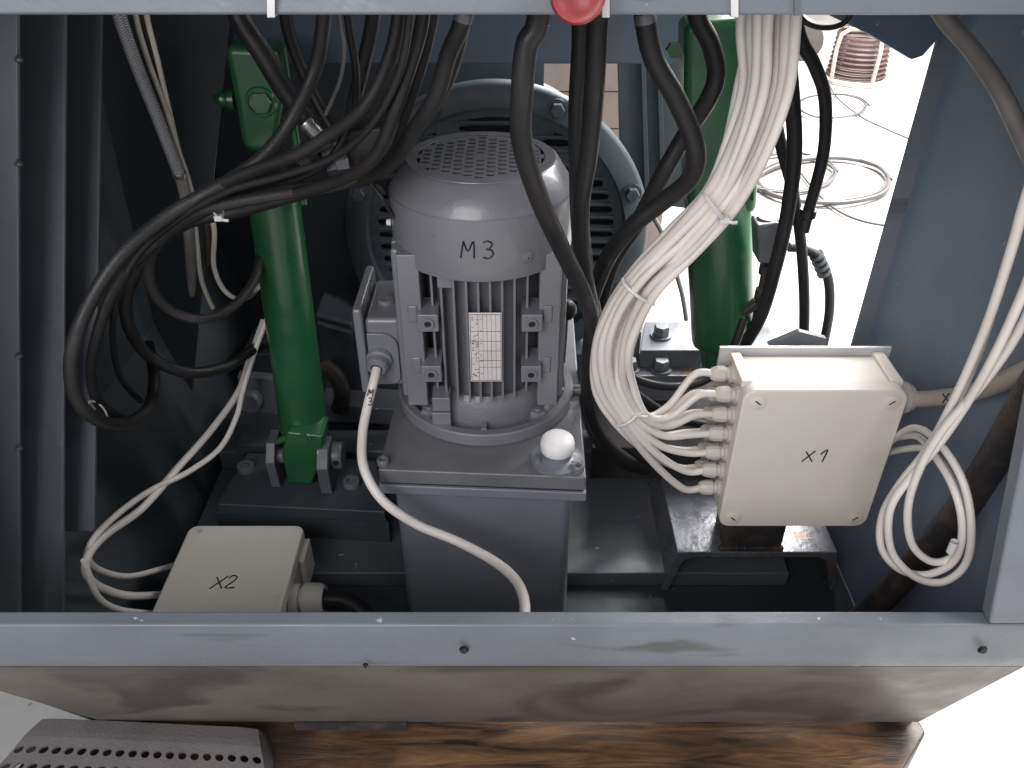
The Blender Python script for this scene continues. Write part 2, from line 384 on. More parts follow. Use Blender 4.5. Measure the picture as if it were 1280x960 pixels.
build('back_wall', G().box(V(-0.471, 1.20, -0.766), V(0.045, 1.206, ZT + 0.1)), 'wall_dark', cab)
# inner slanting side panels on the left
def slab(a, b, y0, y1, pyb, dz, m, th=0.005):
    q = [AY(a[1], pyb, y0), AY(b[1], pyb, y0), AY(b[0], -30, y1), AY(a[0], -30, y1)]
    return build('side_panel', G().hexa(q, (0, th, 0)), 'panel', cab, bevel=0.0015)
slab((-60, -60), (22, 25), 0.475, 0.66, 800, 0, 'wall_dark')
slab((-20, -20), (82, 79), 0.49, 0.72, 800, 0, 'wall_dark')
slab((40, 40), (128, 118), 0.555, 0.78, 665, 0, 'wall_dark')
for py in (75, 205, 445, 560):      # weld tacks on the panel joint
    build('weld_tack', G().lathe([(0, -0.003), (0.003, -0.001), (0.003, 0.001), (0, 0.004)], AY(23.5, py, 0.475 + (800 - py) / 830 * 0.185), (0, 0.2, 1), 8), 'wall_dark', cab)
build('panel_bracket', G().hexa([AY(78, 520, 0.60), AY(96, 515, 0.62), AY(92, 548, 0.62), AY(78, 552, 0.60)], (0, 0.02, 0)), 'wall_blue', cab, bevel=0.001)
# big dark inner sheet behind the conduits
build('inner_sheet', G().hexa([AY(128, 640, 0.90), AY(225, 640, 0.90), AY(292, -30, 0.98), AY(128, -30, 0.98)], (0, 0.004, 0)), 'wall_dark', cab)
# base members
build('base_shelf', G().box(V(-0.40, 0.50, -0.767), V(-0.235, 0.67, -0.745)), 'base', cab, bevel=0.002)
build('base_shelf', G().box(V(-0.40, 0.672, -0.767), V(0.33, 0.86, -0.745)), 'base_grey', cab, bevel=0.002)
build('cross_beam', G().box(V(-0.40, 0.862, -0.767), V(0.39, 0.91, -0.715)), 'base_grey', cab, bevel=0.003)
build('cross_beam', G().box(V(-0.40, 1.02, -0.767), V(0.40, 1.10, -0.66)), 'base', cab, bevel=0.003)
build('rear_beam', G().box(V(-0.471, 1.0, -0.245), V(0.235, 1.05, -0.02)), 'wall_blue', cab, bevel=0.002)
q = [AY(776, 250, 1.16), AY(866, 262, 1.16), AY(880, -20, 1.16), AY(770, -20, 1.16)]
build('rear_panel', G().hexa(q, (0, 0.01, 0)), 'teal', cab, bevel=0.002)
for px in (806, 826):
    build('panel_rib', G().hexa([AY(px, 250, 1.15), AY(px + 6, 250, 1.15), AY(px, 40, 1.15), AY(px - 6, 40, 1.15)], (0, 0.009, 0)), 'teal', cab, bevel=0.001)
# overhead dark-blue folded sheet, upper right
q = [AY(1035, -30, 0.74), AY(1040, 22, 0.74), AY(1090, 46, 0.74), AY(1146, 79, 0.74), AY(1160, 74, 0.74), AY(1190, 20, 0.76), AY(1205, -30, 0.76)]
q = [Vector((p.x, 0.75, p.z)) for p in q]
build('folded_sheet', G().prism(q, (0, 0.03, 0)), 'wall_blue', cab, bevel=0.002)

# ---- wooden beam under the cabinet and the perforated tray
q = [AZ(180, 898, -0.757), AZ(1150, 900, -0.757), AZ(1158, 915, -0.757), AZ(1128, 965, -0.757), AZ(1132, 1040, -0.757), AZ(120, 1040, -0.757)]
q += []
wb = G().prism(q, (0, 0, -0.095))
tag(build('wooden_beam', wb, 'wood', bevel=0.003), 'oil stained brown wooden beam lying under the front of the cabinet', 'wooden beam')

# tray: bent sheet with two rows of through holes
tr = thing('perforated_tray', 'grey perforated plastic tray with two rows of round holes at the lower left', 'tray', V(-0.34, 0.42, -0.858))
A0, A1 = AZ(52, 897, -0.735), AZ(322, 910, -0.735)          # back edge of the tray top
def tray_fn(u, v, d):           # u along 0..1, v away from the back edge (m)
    a = A0.lerp(A1, u)
    prof_y = -v * 0.93; prof_z = 0.0
    if v < 0.010: prof_z = -0.0; 
    if v >= 0.018: prof_z = -(v - 0.018) * 0.32
    edge = max(0.0, 0.07 - u) + max(0.0, u - 0.93)
    return Vector((a.x - (0.030 * v / 0.06 if u < 0.5 else -0.022 * v / 0.06) * abs(u - 0.5) * 2, a.y + prof_y, a.z + prof_z - edge * 0.03 - d))
cells = []
ncol = 20
for i in range(ncol):
    cu = (i + 0.5) / ncol; wu = 1 / ncol
    for a, b in ((0, 0.008), (0.008, 0.014), (0.014, 0.020), (0.020, 0.024)):
        cells.append((cu, (a + b) / 2, wu, b - a, 0, 0, 2))
    for r in range(4):
        cells.append((cu, 0.024 + 0.0155 * (r + 0.5), wu, 0.0155, 0.0041 / 0.24, 0.0037, 2))
g = bump_cells(G(), cells, tray_fn, 0.0025, 16)
build('perforated_top', g, 'tray', tr, ang=30)
g = G()
bl, br = tray_fn(0, 0, 0), tray_fn(1, 0, 0)
g.add([bl, br, br + Vector((0.012, 0.012, -0.045)), bl + Vector((-0.012, 0.012, -0.045))], [(0, 1, 2, 3)])      # back flank
fl, fr = tray_fn(0, 0.085, 0), tray_fn(1, 0.085, 0)
g.add([br, fr, fr + Vector((0.030, 0, -0.05)), br + Vector((0.012, 0.012, -0.045))], [(0, 1, 2, 3)])
g.add([bl, bl + Vector((-0.012, 0.012, -0.045)), fl + Vector((-0.05, 0, -0.05)), fl], [(0, 1, 2, 3)])
sk = build('skirt', g, 'tray', tr, ang=60)
s_ = sk.modifiers.new('thick', 'SOLIDIFY'); s_.thickness = 0.002

build('hole_shade_sheet', G().prism([tray_fn(0.0, 0.003, 0.022), tray_fn(1.0, 0.003, 0.022), tray_fn(1.0, 0.083, 0.022), tray_fn(0.0, 0.083, 0.022)], (0, 0, -0.003)), 'burnt', tr)  # dark sheet added below so the holes look shaded
# ================================================================== BIG MOTOR BEHIND
bc = AY(620, 298, 1.05)
bm = thing('large_motor', 'large round blue grey motor end shield with louvred grille behind the small motor', 'motor', bc - Vector((0, -0.1, 0.25)))
R1, R2 = 0.211, 0.176
build('end_ring', G().lathe([(R2, -0.015), (R2 + 0.003, 0.0), (R1 - 0.006, 0.0), (R1, -0.006), (R1 - 0.001, -0.018), (R1 - 0.028, -0.024), (R1 - 0.040, -0.20), (0.0, -0.20)], bc, (0, -1, 0), 96), 'teal', bm, ang=50)
# slotted plate
def shield(u, v, d): return bc + Vector((u, 0.012 + d, v))
cells = []
pit = 0.0185
import itertools
for r in range(-9, 10):
    cy = r * pit
    half = math.sqrt(max(0, (R2 - 0.001) ** 2 - (abs(cy) + pit / 2) ** 2)) if abs(cy) + pit / 2 < R2 else 0
    if half < 0.02: continue
    # webs at fixed x
    segs = [(-0.166, -0.118), (-0.108, -0.058), (-0.050, 0.050), (0.058, 0.108), (0.118, 0.166)] if r % 3 else [(-0.166, -0.095), (-0.085, 0.0), (0.008, 0.085), (0.095, 0.166)]
    xs = -half
    for a, b in segs:
        a2, b2 = max(a, -half + 0.006), min(b, half - 0.006)
        if b2 - a2 < 0.02: continue
        if a2 - xs > 0: cells.append(((xs + a2) / 2, cy, a2 - xs, pit, 0, 0, 2))
        cells.append(((a2 + b2) / 2, cy, b2 - a2, pit, (b2 - a2) / 2 - 0.003, pit * 0.27, 4)); xs = b2
    cells.append(((xs + half) / 2, cy, half - xs, pit, 0, 0, 2))
g = bump_cells(G(), cells, shield, 0.006, 16)
build('louvred_plate', g, 'teal', bm, ang=30)
build('plate_rim', G().lathe([(R2 * 0.93, -0.0125), (R2 + 0.001, -0.0125)], bc, (0, -1, 0), 96), 'teal', bm)
build('inner_disc', G().lathe([(0, -0.035), (R2 * 0.99, -0.035)], bc, (0, -1, 0), 64), 'black', bm)
for r_ in range(-8, 9):          # raised louvre ledges between the slots
    cy = r_ * pit + pit / 2; half = math.sqrt(max(1e-6, (R2 - 0.012) ** 2 - cy * cy))
    if half > 0.03: build('louvre', G().box(shield(-half, cy - 0.0018, -0.0035), shield(half, cy + 0.0018, 0.001)), 'teal', bm, bevel=0.0008)
hb = None
for a in (20, 66, 114, 160, 205, 335):
    p = bc + Vector((math.cos(math.radians(a)) * 0.1945, -0.0005, math.sin(math.radians(a)) * 0.1945))
    if hb is None: hb = build('bolt', G().hexbolt(p, (0, -1, 0), 0.0095, 0.009), 'teal', bm, origin=p)
    else: again(hb, bm, p)
build('foot', G().box(bc + Vector((-0.19, 0.02, -0.30)), bc + Vector((0.19, 0.16, -0.205))), 'teal', bm, bevel=0.004)

# ================================================================== PUMP UNIT M3: tank + motor
AX, AYY = -0.0286, 0.741
tank = thing('oil_tank', 'grey hydraulic oil tank with bolted lid and white filler cap under the motor', 'tank', V(-0.03, 0.78, -0.766))
def quad(a, b, y0a, y0b, y1, z): return [V(a[0], a[1], z)]
PL = [AZ(472, 587, -0.53), AZ(733, 597, -0.53), V(0.079, 0.95, -0.53), V(-0.117, 0.95, -0.53)]
def inset(P, d):
    c = sum(P, Vector()) / 4
    return [p + Vector(((1 if p.x < c.x else -1) * d, (1 if p.y < c.y else -1) * d, 0)) for p in P]
def plate(P, ztop, zbot):
    return G().prism([Vector((p.x, p.y, CZ + ztop)) for p in P], (0, 0, zbot - ztop))
build('lid', plate(PL, -0.530, -0.5475), 'plate', tank, bevel=0.002)
build('gasket', plate(inset(PL, 0.002), -0.5475, -0.5495), 'rubber', tank)
build('rim', plate(inset(PL, -0.001), -0.5495, -0.561), 'tank', tank, bevel=0.0015)
BD = inset(PL, 0.011)
build('body', plate(BD, -0.561, -0.766), 'tank', tank, bevel=0.012, segs=4)
hb = None
for px, py in ((479, 580), (722, 588)):
    p = AZ(px, py, -0.530)
    gg = G().lathe([(0, 0), (0.0062, 0), (0.0062, 0.0055), (0.0052, 0.0068), (0.0035, 0.0068), (0.003, 0.004), (0, 0.004)], p, (0, 0, 1), 20)
    if hb is None: hb = build('bolt', gg, 'plate', tank, origin=p)
    else: again(hb, tank, p)
# filler cap
fc = AZ(696, 575, -0.530)
fl_ = build('filler_flange', G().lathe([(0, 0), (0.0255, 0), (0.0255, 0.0035), (0.018, 0.0042), (0.0145, 0.006), (0.0145, 0.014), (0, 0.014)], fc, (0, 0, 1), 40), 'tank', tank)
for a in (20, 140, 260):
    p = fc + Vector((math.cos(math.radians(a - 60)) * 0.0205, math.sin(math.radians(a - 60)) * 0.0205, 0.003))
    build('screw', G().cyl(p, p + Vector((0, 0, 0.005)), 0.0033, 0.003, 12), 'tank', fl_)
build('filler_cap', G().lathe([(0, 0.013), (0.0155, 0.013), (0.0165, 0.0145), (0.0168, 0.022), (0.0158, 0.0265), (0.0125, 0.0295), (0.006, 0.031), (0, 0.0312)], fc, (0, 0, 1), 40), 'cap', tank, ang=60)

mo = thing('electric_motor', 'grey finned electric motor marked M3 standing upright on the oil tank', 'motor', V(AX, AYY, -0.53))
O = V(AX, AYY, -0.530)
UP = (0, 0, 1)
# flange: dished ring with ribs
FR = 0.0955
build('flange', G().lathe([(FR - 0.002, 0), (FR, 0.002), (FR, 0.0135), (FR - 0.0015, 0.015), (FR - 0.009, 0.015), (FR - 0.011, 0.0135), (FR - 0.012, 0.006), (0.03, 0.006)], O, UP, 96), 'grey', mo, ang=35)
rib = None
for a in (270, 230, 190, 350, 310, 30, 90, 150):
    if a in (230, 310): continue
    ca, sa = math.cos(math.radians(a)), math.sin(math.radians(a)); tx, ty = -sa, ca
    q = []
    for rr, tt in ((0.055, -0.003), (FR - 0.010, -0.003), (FR - 0.010, 0.003), (0.055, 0.003)):
        q.append(O + Vector((ca * rr + tx * tt, sa * rr + ty * tt, 0.0065)))
    build('flange_rib', G().prism(q, (0, 0, 0.009)), 'grey', mo, bevel=0.0008)
# bell housing bottom: squat cast skirt
build('end_bell', G().lathe([(0.072, 0.006), (0.0715, 0.020), (0.068, 0.034), (0.064, 0.040), (0.040, 0.042), (0.0, 0.042)], O, UP, 64), 'grey_cast', mo, ang=40)
for px, py in ((537, 520), (672, 522)):
    p = AZ(px, py, -0.522)
    p.z = O.z + 0.0065
    build('flange_nut', G().hexbolt(p, UP, 0.0088, 0.010).cyl(p + Vector((0, 0, 0.010)), p + Vector((0, 0, 0.015)), 0.0045, 0.004, 14), 'grey', mo)
lug = AY(553, 535, 0.668)
build('cable_lug', G().box(lug + Vector((-0.0095, -0.004, -0.006)), lug + Vector((0.0095, 0.02, 0.022))), 'grey', mo, bevel=0.001)
build('cable_lug', G().box(lug + Vector((-0.0085, -0.003, 0.0235)), lug + Vector((0.0095, 0.02, 0.040))), 'grey', mo, bevel=0.001)
# core barrel and axial fins
H0, H1 = 0.040, 0.198
rc = 0.058
build('core', G().lathe([(0, H0), (rc, H0), (rc, H1), (0, H1)], O, UP, 64), 'grey_cast', mo)
def fin_depth(x): return math.sqrt(max(0, 0.0755 ** 2 - x * x))
fx = [-0.0375, -0.0255, -0.0135, -0.0025, 0.0085, 0.0195, 0.031]
for x in fx:
    yo = -fin_depth(x)
    build('fin', G().box(O + Vector((x - 0.0012, yo, H0 + 0.0005)), O + Vector((x + 0.0012, -rc * 0.72, H1))), 'grey', mo, bevel=0.0005)
for x in (-0.047, 0.043):
    yo = -fin_depth(x) + 0.002
    build('fin', G().box(O + Vector((x - 0.0012, yo, H0 + 0.004)), O + Vector((x + 0.0012, -rc * 0.5, H1))), 'grey', mo, bevel=0.0005)
# side webs (corner pads with screw bosses), both sides
for sx in (-1, 1):
    ox = O.x + (0.001 if sx > 0 else -0.004)
    def B(x0, x1, y0, y1, z0, z1, nm='corner_web', m='grey', bv=0.0015):
        a, b = sorted((ox + sx * x0, ox + sx * x1))
        return build(nm, G().box((a, O.y + y0, O.z + z0), (b, O.y + y1, O.z + z1)), m, mo, bevel=bv)
    B(0.053, 0.0735, -0.0630, 0.040, H0 - 0.012, H1)
    B(0.0675, 0.0800, -0.0500, -0.0320, H0 - 0.010, H1 - 0.001, bv=0.003)
    B(0.0735, 0.0815, -0.030, 0.045, H0 - 0.006, H1 - 0.002, bv=0.002)
    for zc in (0.074, 0.132):
        pad = B(0.0365, 0.0565, -0.0735, -0.038, zc - 0.0095, zc + 0.0095, 'boss_pad', bv=0.0012)
        B(0.0570, 0.066, -0.065, -0.050, zc - 0.004, zc + 0.014, 'corner_web')
        c = Vector((ox + sx * 0.0465, O.y - 0.0736, O.z + zc))
        sc = build('screw_boss', G().lathe([(0.0034, -0.003), (0.0034, 0.0018), (0.0055, 0.0018), (0.0062, 0.0008), (0.0062, -0.001)], c, (0, -1, 0), 24), 'grey', pad)
        build('screw_hole', G().lathe([(0.0034, 0), (0, 0)], c + Vector((0, 0.0, 0)), (0, -1, 0), 16), 'black', pad)
    # more fins in the side window
# small shoulder block
p = AY(560, 352, 0.676)
build('fin_shoulder', G().box(p + Vector((-0.010, -0.002, -0.006)), p + Vector((0.004, 0.02, 0.016))), 'grey', mo, bevel=0.001)
# nameplate, its ruled lines and faint print
n0 = AY(588.5, 477, 0.6635); n1 = AY(627, 391, 0.6635)
npx0, npx1, npz0, npz1 = n0.x, n1.x, n0.z, n1.z
yN = 0.6635
npl = build('nameplate', G().box((npx0, yN, npz0), (npx1, yN + 0.0009, npz1)), 'label', mo, bevel=0.0004)
g = G()
W_, H_ = npx1 - npx0, npz1 - npz0
def ln(a, b, c, d, t=0.00022):
    x0, x1 = npx0 + a * W_, npx0 + c * W_; z0, z1 = npz0 + b * H_, npz0 + d * H_
    g.box((min(x0, x1) - t, yN - 0.0002, min(z0, z1) - t), (max(x0, x1) + t, yN + 0.0002, max(z0, z1) + t))
for x in (0.04, 0.97): ln(x, 0.02, x, 0.98)
for z in (0.02, 0.975): ln(0.04, z, 0.97, z)
for x in (0.20, 0.28, 0.42, 0.55, 0.68, 0.82): ln(x, 0.02 if x > 0.27 else 0.3, x, 0.975 if x > 0.27 else 0.6, 0.00013)
for z in (0.22, 0.32, 0.46, 0.6, 0.74): ln(0.28 if z < 0.6 else 0.04, z, 0.97, z, 0.00018)
for k in range(46):
    x = random.choice((0.10, 0.16, 0.24, 0.35)); z = random.uniform(0.05, 0.95); ln(x - 0.012, z, x + 0.03, z + random.uniform(0, 0.006), 0.00016)
build('print', g, 'ink', npl)
# fan cover
cov = build('fan_cover', G().lathe([(0.0835, 0.183), (0.0865, 0.183), (0.0868, 0.186), (0.0868, 0.240), (0.0855, 0.2435), (0.0715, 0.2655), (0.0690, 0.2672), (0.0680, 0.2676)], O, UP, 96), 'grey', mo, ang=28)
build('seam', G().lathe([(0.0872, 0.2405), (0.0872, 0.2415)], O, UP, 64), 'grey', cov)
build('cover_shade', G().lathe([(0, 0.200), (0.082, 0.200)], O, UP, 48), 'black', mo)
# grille in the cover's top: real slots
def top(u, v, d): return O + Vector((u, v, 0.2672 - d))
cells = []; RG = 0.0600; cw, chh = 0.0100, 0.0104
for i in range(-7, 8):
    for j in range(-12, 13):
        cx = i * cw; cy = j * chh + (i % 2) * chh / 2
        r = math.hypot(cx, cy)
        if r > RG: continue
        hole = (r < RG - 0.0045) and not (r < 0.0085 and abs(cx) > 0.001) and r > 0.001
        cells.append((cx, cy, cw, chh, cw * 0.38 if hole else 0, chh * 0.29, 6))
build('fan_grille', bump_cells(G(), cells, top, 0.0015, 16), 'grey', cov, ang=30)
build('grille_rim', G().lathe([(RG - 0.0012, 0.2674), (RG - 0.0010, 0.2679), (0.0685, 0.2679), (0.0688, 0.2672)], O, UP, 96), 'grey', cov)
fan = build('fan', G().lathe([(0, 0.250), (0.02, 0.250), (0.022, 0.235), (0.07, 0.225)], O, UP, 32), 'black', mo)
for k in range(8):
    a = k * PI / 4; u = Vector((math.cos(a), math.sin(a), 0)); t = Vector((-u.y, u.x, 0)) * 0.001
    q = [O + u * 0.02 + t + Vector((0, 0, 0.226)), O + u * 0.068 + t + Vector((0, 0, 0.226)), O + u * 0.068 + t + Vector((0, 0, 0.252)), O + u * 0.02 + t + Vector((0, 0, 0.248))]
    build('fan_blade', G().prism(q, -2 * t), 'rubber', fan)
# cover screws
def oncyl(px, py, R, c=(AX, AYY)):
    a, b, cc = ray(px, py); A = a * a + b * b; Bq = -2 * (a * c[0] + b * c[1]); Cq = c[0] ** 2 + c[1] ** 2 - R * R
    t = (-Bq - math.sqrt(max(0, Bq * Bq - 4 * A * Cq))) / (2 * A); return Vector((a * t, b * t, CZ + cc * t))
p = oncyl(659, 321, 0.0868); nr = (p - Vector((O.x, O.y, p.z))).normalized()
build('screw', G().lathe([(0.006, 0), (0.0058, 0.0012), (0.004, 0.0014), (0.0035, 0.003), (0.0012, 0.0034), (0.001, 0.001), (0, 0.001)], p - nr * 0.0004, nr, 20), 'grey', cov)
p = V(AX - 0.0868, AYY - 0.01, 0.0) ; p.z = AY(495, 273, 0.74).z
build('screw', G().cyl(p, p + Vector((-0.004, 0, 0)), 0.0035, 0.003, 12), 'cap', cov)
# handwriting on the cover
g = G()
o0 = oncyl(576, 322, 0.0868)
def wrap(p):
    th = (p.x - o0.x) / 0.0868 + math.asin((o0.x - O.x) / 0.0868)
    return Vector((O.x + math.sin(th) * 0.0870, O.y - math.cos(th) * 0.0870, p.z))
write(g, 'M3', o0, Vector((1, 0, 0)), Vector((0.05, 0, 1)), 0.0165, 0.0008, 1.12, wrap)
build('handwriting', g, 'ink', cov)
# terminal box on the left of the motor
tbx = build('terminal_box', G().prism([V(-0.146, 0.700, -0.4125), V(-0.1105, 0.700, -0.4125), V(-0.1105, 0.785, -0.4125), V(-0.146, 0.785, -0.4125)], (0, 0, -0.080)), 'grey', mo, bevel=0.005, segs=4)
build('box_neck', G().box(V(-0.110, 0.712, -0.490), V(-0.094, 0.78, -0.417)), 'grey', tbx, bevel=0.002)
build('box_lid', G().box(V(-0.1555, 0.694, -0.498), V(-0.1463, 0.790, -0.3985)), 'grey', tbx, bevel=0.003, segs=3)
q = [V(-0.1445, 0.6995, -0.488), V(-0.1445, 0.6995, -0.427)]
for k in range(7):
    t = PI / 2 * (1 - k / 6); q.append(V(-0.130 + 0.016 * math.cos(t), 0.6995, -0.443 + 0.016 * math.sin(t)))
for k in range(5):
    t = -PI / 2 * k / 4; q.append(V(-0.124 + 0.010 * math.cos(t), 0.6995, -0.478 + 0.010 * math.sin(t)))
build('gland_face', G().prism(q, (0, -0.0035, 0)), 'grey', tbx, bevel=0.001)
p = V(-0.128, 0.735, -0.4125)
build('plug_screw', G().lathe([(0, 0), (0.0085, 0), (0.0085, 0.003), (0.0075, 0.004), (0.0018, 0.004), (0.0018, 0.0025), (0, 0.0025)], p, UP, 24), 'grey', tbx)
p = AY(472, 454, 0.6955)
gl = Vector((-0.12, -1, -0.25)).normalized()
build('cable_gland', G().lathe([(0, 0), (0.0135, 0), (0.0135, 0.006), (0.0105, 0.008), (0.011, 0.0085), (0.011, 0.015), (0.009, 0.0185), (0.0066, 0.0185), (0.0062, 0.010), (0, 0.010)], p + Vector((0.003, 0.004, 0.006)), gl, 12), 'grey', tbx, ang=25)

BK = 'hydraulic hose'
# M3 cable -----------------------------------------------------------------
def cable(name, label, cat, pts, wpx, m='cable', group=None, n=12, sub=7, r=None, parts=None):
    P = [AY(*p) if len(p) == 3 else p[0] for p in pts]
    if cat == BK: P = [p + Vector((random.uniform(-1, 1), random.uniform(-1, 1), random.uniform(-1, 1))) * 0.0012 for p in P]
    if r is None:
        rs = [wpx / 2 * mpp(p[1], p[2]) for p in pts if len(p) == 3]; r = sum(rs) / len(rs)
    if parts:
        t = thing(name, label, cat, (min(P, key=lambda q: q.z)), group)
        build('sheath', G().tube(P, r, n, sub), m, t); return t, P, r
    o = build(name, G().tube(P, r, n, sub), m, loc=min(P, key=lambda q: q.z)); tag(o, label, cat, group)
    return o
t, P, r = cable('motor_cable', 'white cable marked M3 running from the motor terminal box down to the sill', 'cable',
      [(471, 461, 0.685), (467, 478, 0.672), (459, 510, 0.655), (453, 545, 0.63), (455, 585, 0.60), (478, 625, 0.58), (520, 655, 0.575), (570, 676, 0.565), (615, 700, 0.54), (642, 722, 0.51), (654, 745, 0.48), (656, 770, 0.455), (652, 800, 0.44)], 12.5, parts=True, n=16)
g = G()
def front(px, py, y): 
    q = AY(px, py, y); return q + (Vector((0, 0, CZ)) - q).normalized() * (r + 0.0003)
def wr(text, px, py, y, ang, hpx, dirr=(1, 0), rr=0.0005):
    q = front(px, py, y); s = hpx * mpp(py, y); c, s_ = math.cos(ang), math.sin(ang)
    rx = Vector((1, 0, 0)); ry = Vector((0, sP, cP)); 
    write(g, text, q, rx * c + ry * s_, ry * c - rx * s_, s, rr, 0)
wr('M', 459, 495, 0.662, -0.15, 9); wr('3', 459, 506, 0.657, -0.15, 9)
build('handwriting', g, 'ink', t)

# ================================================================== JUNCTION BOX X1
bx = thing('junction_box', 'ivory plastic junction box marked X1 with rows of glands, mounted upright', 'junction box', V(0.284, 0.64, -0.60))
x0, x1, y0, y1, z0, z1 = 0.2085, 0.3575, 0.600, 0.664, -0.5965, -0.4275
build('housing', G().box(V(x0 + 0.003, y0 + 0.014, z0 + 0.003), V(x1 - 0.003, y1, z1 - 0.003)), 'boxp', bx, bevel=0.004, segs=3)
def rrect(x0, x1, z0, z1, r, y, n=6):
    q = []
    for cx, cz, a0 in ((x1 - r, z1 - r, 0), (x0 + r, z1 - r, 90), (x0 + r, z0 + r, 180), (x1 - r, z0 + r, 270)):
        for k in range(n + 1):
            t = math.radians(a0 + 90 * k / n); q.append(V(cx + r * math.cos(t), y, cz + r * math.sin(t)))
    return q
lidb = build('lid', G().prism(rrect(x0, x1, z0, z1, 0.012, y0), (0, 0.0145, 0)), 'boxp', bx, bevel=0.0018, segs=3)
for cx, cz in ((x0 + 0.0135, z1 - 0.0125), (x1 - 0.0145, z1 - 0.0125), (x0 + 0.013, z0 + 0.0125), (x1 - 0.0135, z0 + 0.0125)):
    p = V(cx, y0 - 0.0003, cz)
    sc = build('lid_screw', G().lathe([(0, 0.0002), (0.0075, 0.0002), (0.0077, 0.0010), (0.0070, 0.0013), (0, 0.0011)], p, (0, -1, 0), 28), 'boxp', lidb)
    d = Vector((0.9, 0, 0.75 if cx > 0.28 else -0.75)).normalized() * 0.0032; nrm = Vector((d.z, 0, -d.x)).normalized() * 0.0006
    q = [p - d - nrm, p + d - nrm, p + d + nrm, p - d + nrm]
    build('slot', G().prism([k + Vector((0, -0.0012, 0)) for k in q], (0, -0.0004, 0)), 'ink', sc)
# raised end cheeks and the recessed top face
for a, b in ((x0 + 0.0005, x0 + 0.0105), (x1 - 0.0125, x1 - 0.001)):
    build('top_cheek', G().box(V(a, y0 + 0.0145, z1 - 0.0065), V(b, y1 + 0.001, z1 + 0.0005)), 'boxp', bx, bevel=0.001)
build('mounting_plate', G().box(V(x0 - 0.009, y1 + 0.0015, z0 + 0.02), V(x1 + 0.006, y1 + 0.0045, z1 + 0.004)), 'label_paint', bx)
g = G(); write(g, 'X', AY(1002, 577, y0 - 0.0002), Vector((1, 0, 0)), Vector((0.12, 0, 1)), 0.0135, 0.00075, 1); write(g, '1', AY(1022, 577, y0 - 0.0002), Vector((1, 0, 0)), Vector((0.1, 0, 1)), 0.0145, 0.00075, 1)
build('handwriting', g, 'ink', lidb)
# glands, left side: two rows of six
GL = {}
gp = None
gpys = [493, 521, 543, 565, 586, 607]
for row in range(2):
    for k in range(6):
        zz = -0.4475 - k * 0.0232
        yy = (0.6225, 0.6475)[row]
        zz += (0, 0.006)[row]
        p = V(x0 + 0.003, yy, zz); GL[(row, k)] = p + Vector((-0.0225, 0, 0))
        if gp is None:
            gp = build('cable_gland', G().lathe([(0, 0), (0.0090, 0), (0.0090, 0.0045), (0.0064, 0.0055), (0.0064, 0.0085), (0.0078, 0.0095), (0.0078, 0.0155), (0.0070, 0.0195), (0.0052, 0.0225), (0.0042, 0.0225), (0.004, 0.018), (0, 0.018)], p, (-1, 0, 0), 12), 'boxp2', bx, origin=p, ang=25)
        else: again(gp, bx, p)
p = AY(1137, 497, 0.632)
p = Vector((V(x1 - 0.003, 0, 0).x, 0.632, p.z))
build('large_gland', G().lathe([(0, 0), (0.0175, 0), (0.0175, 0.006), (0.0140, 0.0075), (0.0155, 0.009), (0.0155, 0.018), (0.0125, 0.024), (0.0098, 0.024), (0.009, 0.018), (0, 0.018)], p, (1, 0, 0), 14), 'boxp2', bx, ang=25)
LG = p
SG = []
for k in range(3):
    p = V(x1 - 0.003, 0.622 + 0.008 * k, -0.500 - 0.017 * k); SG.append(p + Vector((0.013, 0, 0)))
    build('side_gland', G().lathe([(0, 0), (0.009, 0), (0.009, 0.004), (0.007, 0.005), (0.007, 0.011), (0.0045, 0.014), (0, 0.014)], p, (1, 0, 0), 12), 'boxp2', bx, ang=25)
# post and the steel channel it is welded to
ch = thing('channel_stand', 'short steel channel with burnt welded post carrying the box marked X1', 'bracket', V(0.28, 0.72, -0.766))
cx0, cx1, ct = 0.190, 0.374, 0.009
prof = [(cx0 - 0.012, -0.766), (cx0 - 0.004, -0.766), (cx0 + 0.008, -0.716), (cx0 + 0.020, -0.709), (cx1 - 0.020, -0.709), (cx1 - 0.008, -0.716), (cx1 + 0.004, -0.766), (cx1 + 0.012, -0.766), (cx1, -0.700), (cx0, -0.700)]
build('channel', G().prism([V(a, 0.663, b) for a, b in prof], (0, 0.17, 0)), 'channel', ch, bevel=0.0015)
build('post', G().box(V(0.243, 0.669, -0.6995), V(0.311, 0.715, -0.46)), 'burnt', ch, bevel=0.003)
g = G()
for k in range(16):
    g.lathe([(0, -0.003), (0.0045, 0), (0.003, 0.004), (0, 0.005)], V(0.241 + 0.0045 * k + random.uniform(-.001, .001), 0.668, -0.700 + random.uniform(0, .001)), (random.uniform(-.3, .3), -0.3, 1), 7)
build('weld_bead', g, 'burnt', ch)
g = G().prism([AY(960, 432, 0.70), AY(1000, 415, 0.70), AY(1034, 424, 0.70), AY(1032, 434, 0.70)], (0, 0.008, 0))
build('cover_bracket', g, 'base_grey', ch, bevel=0.001)

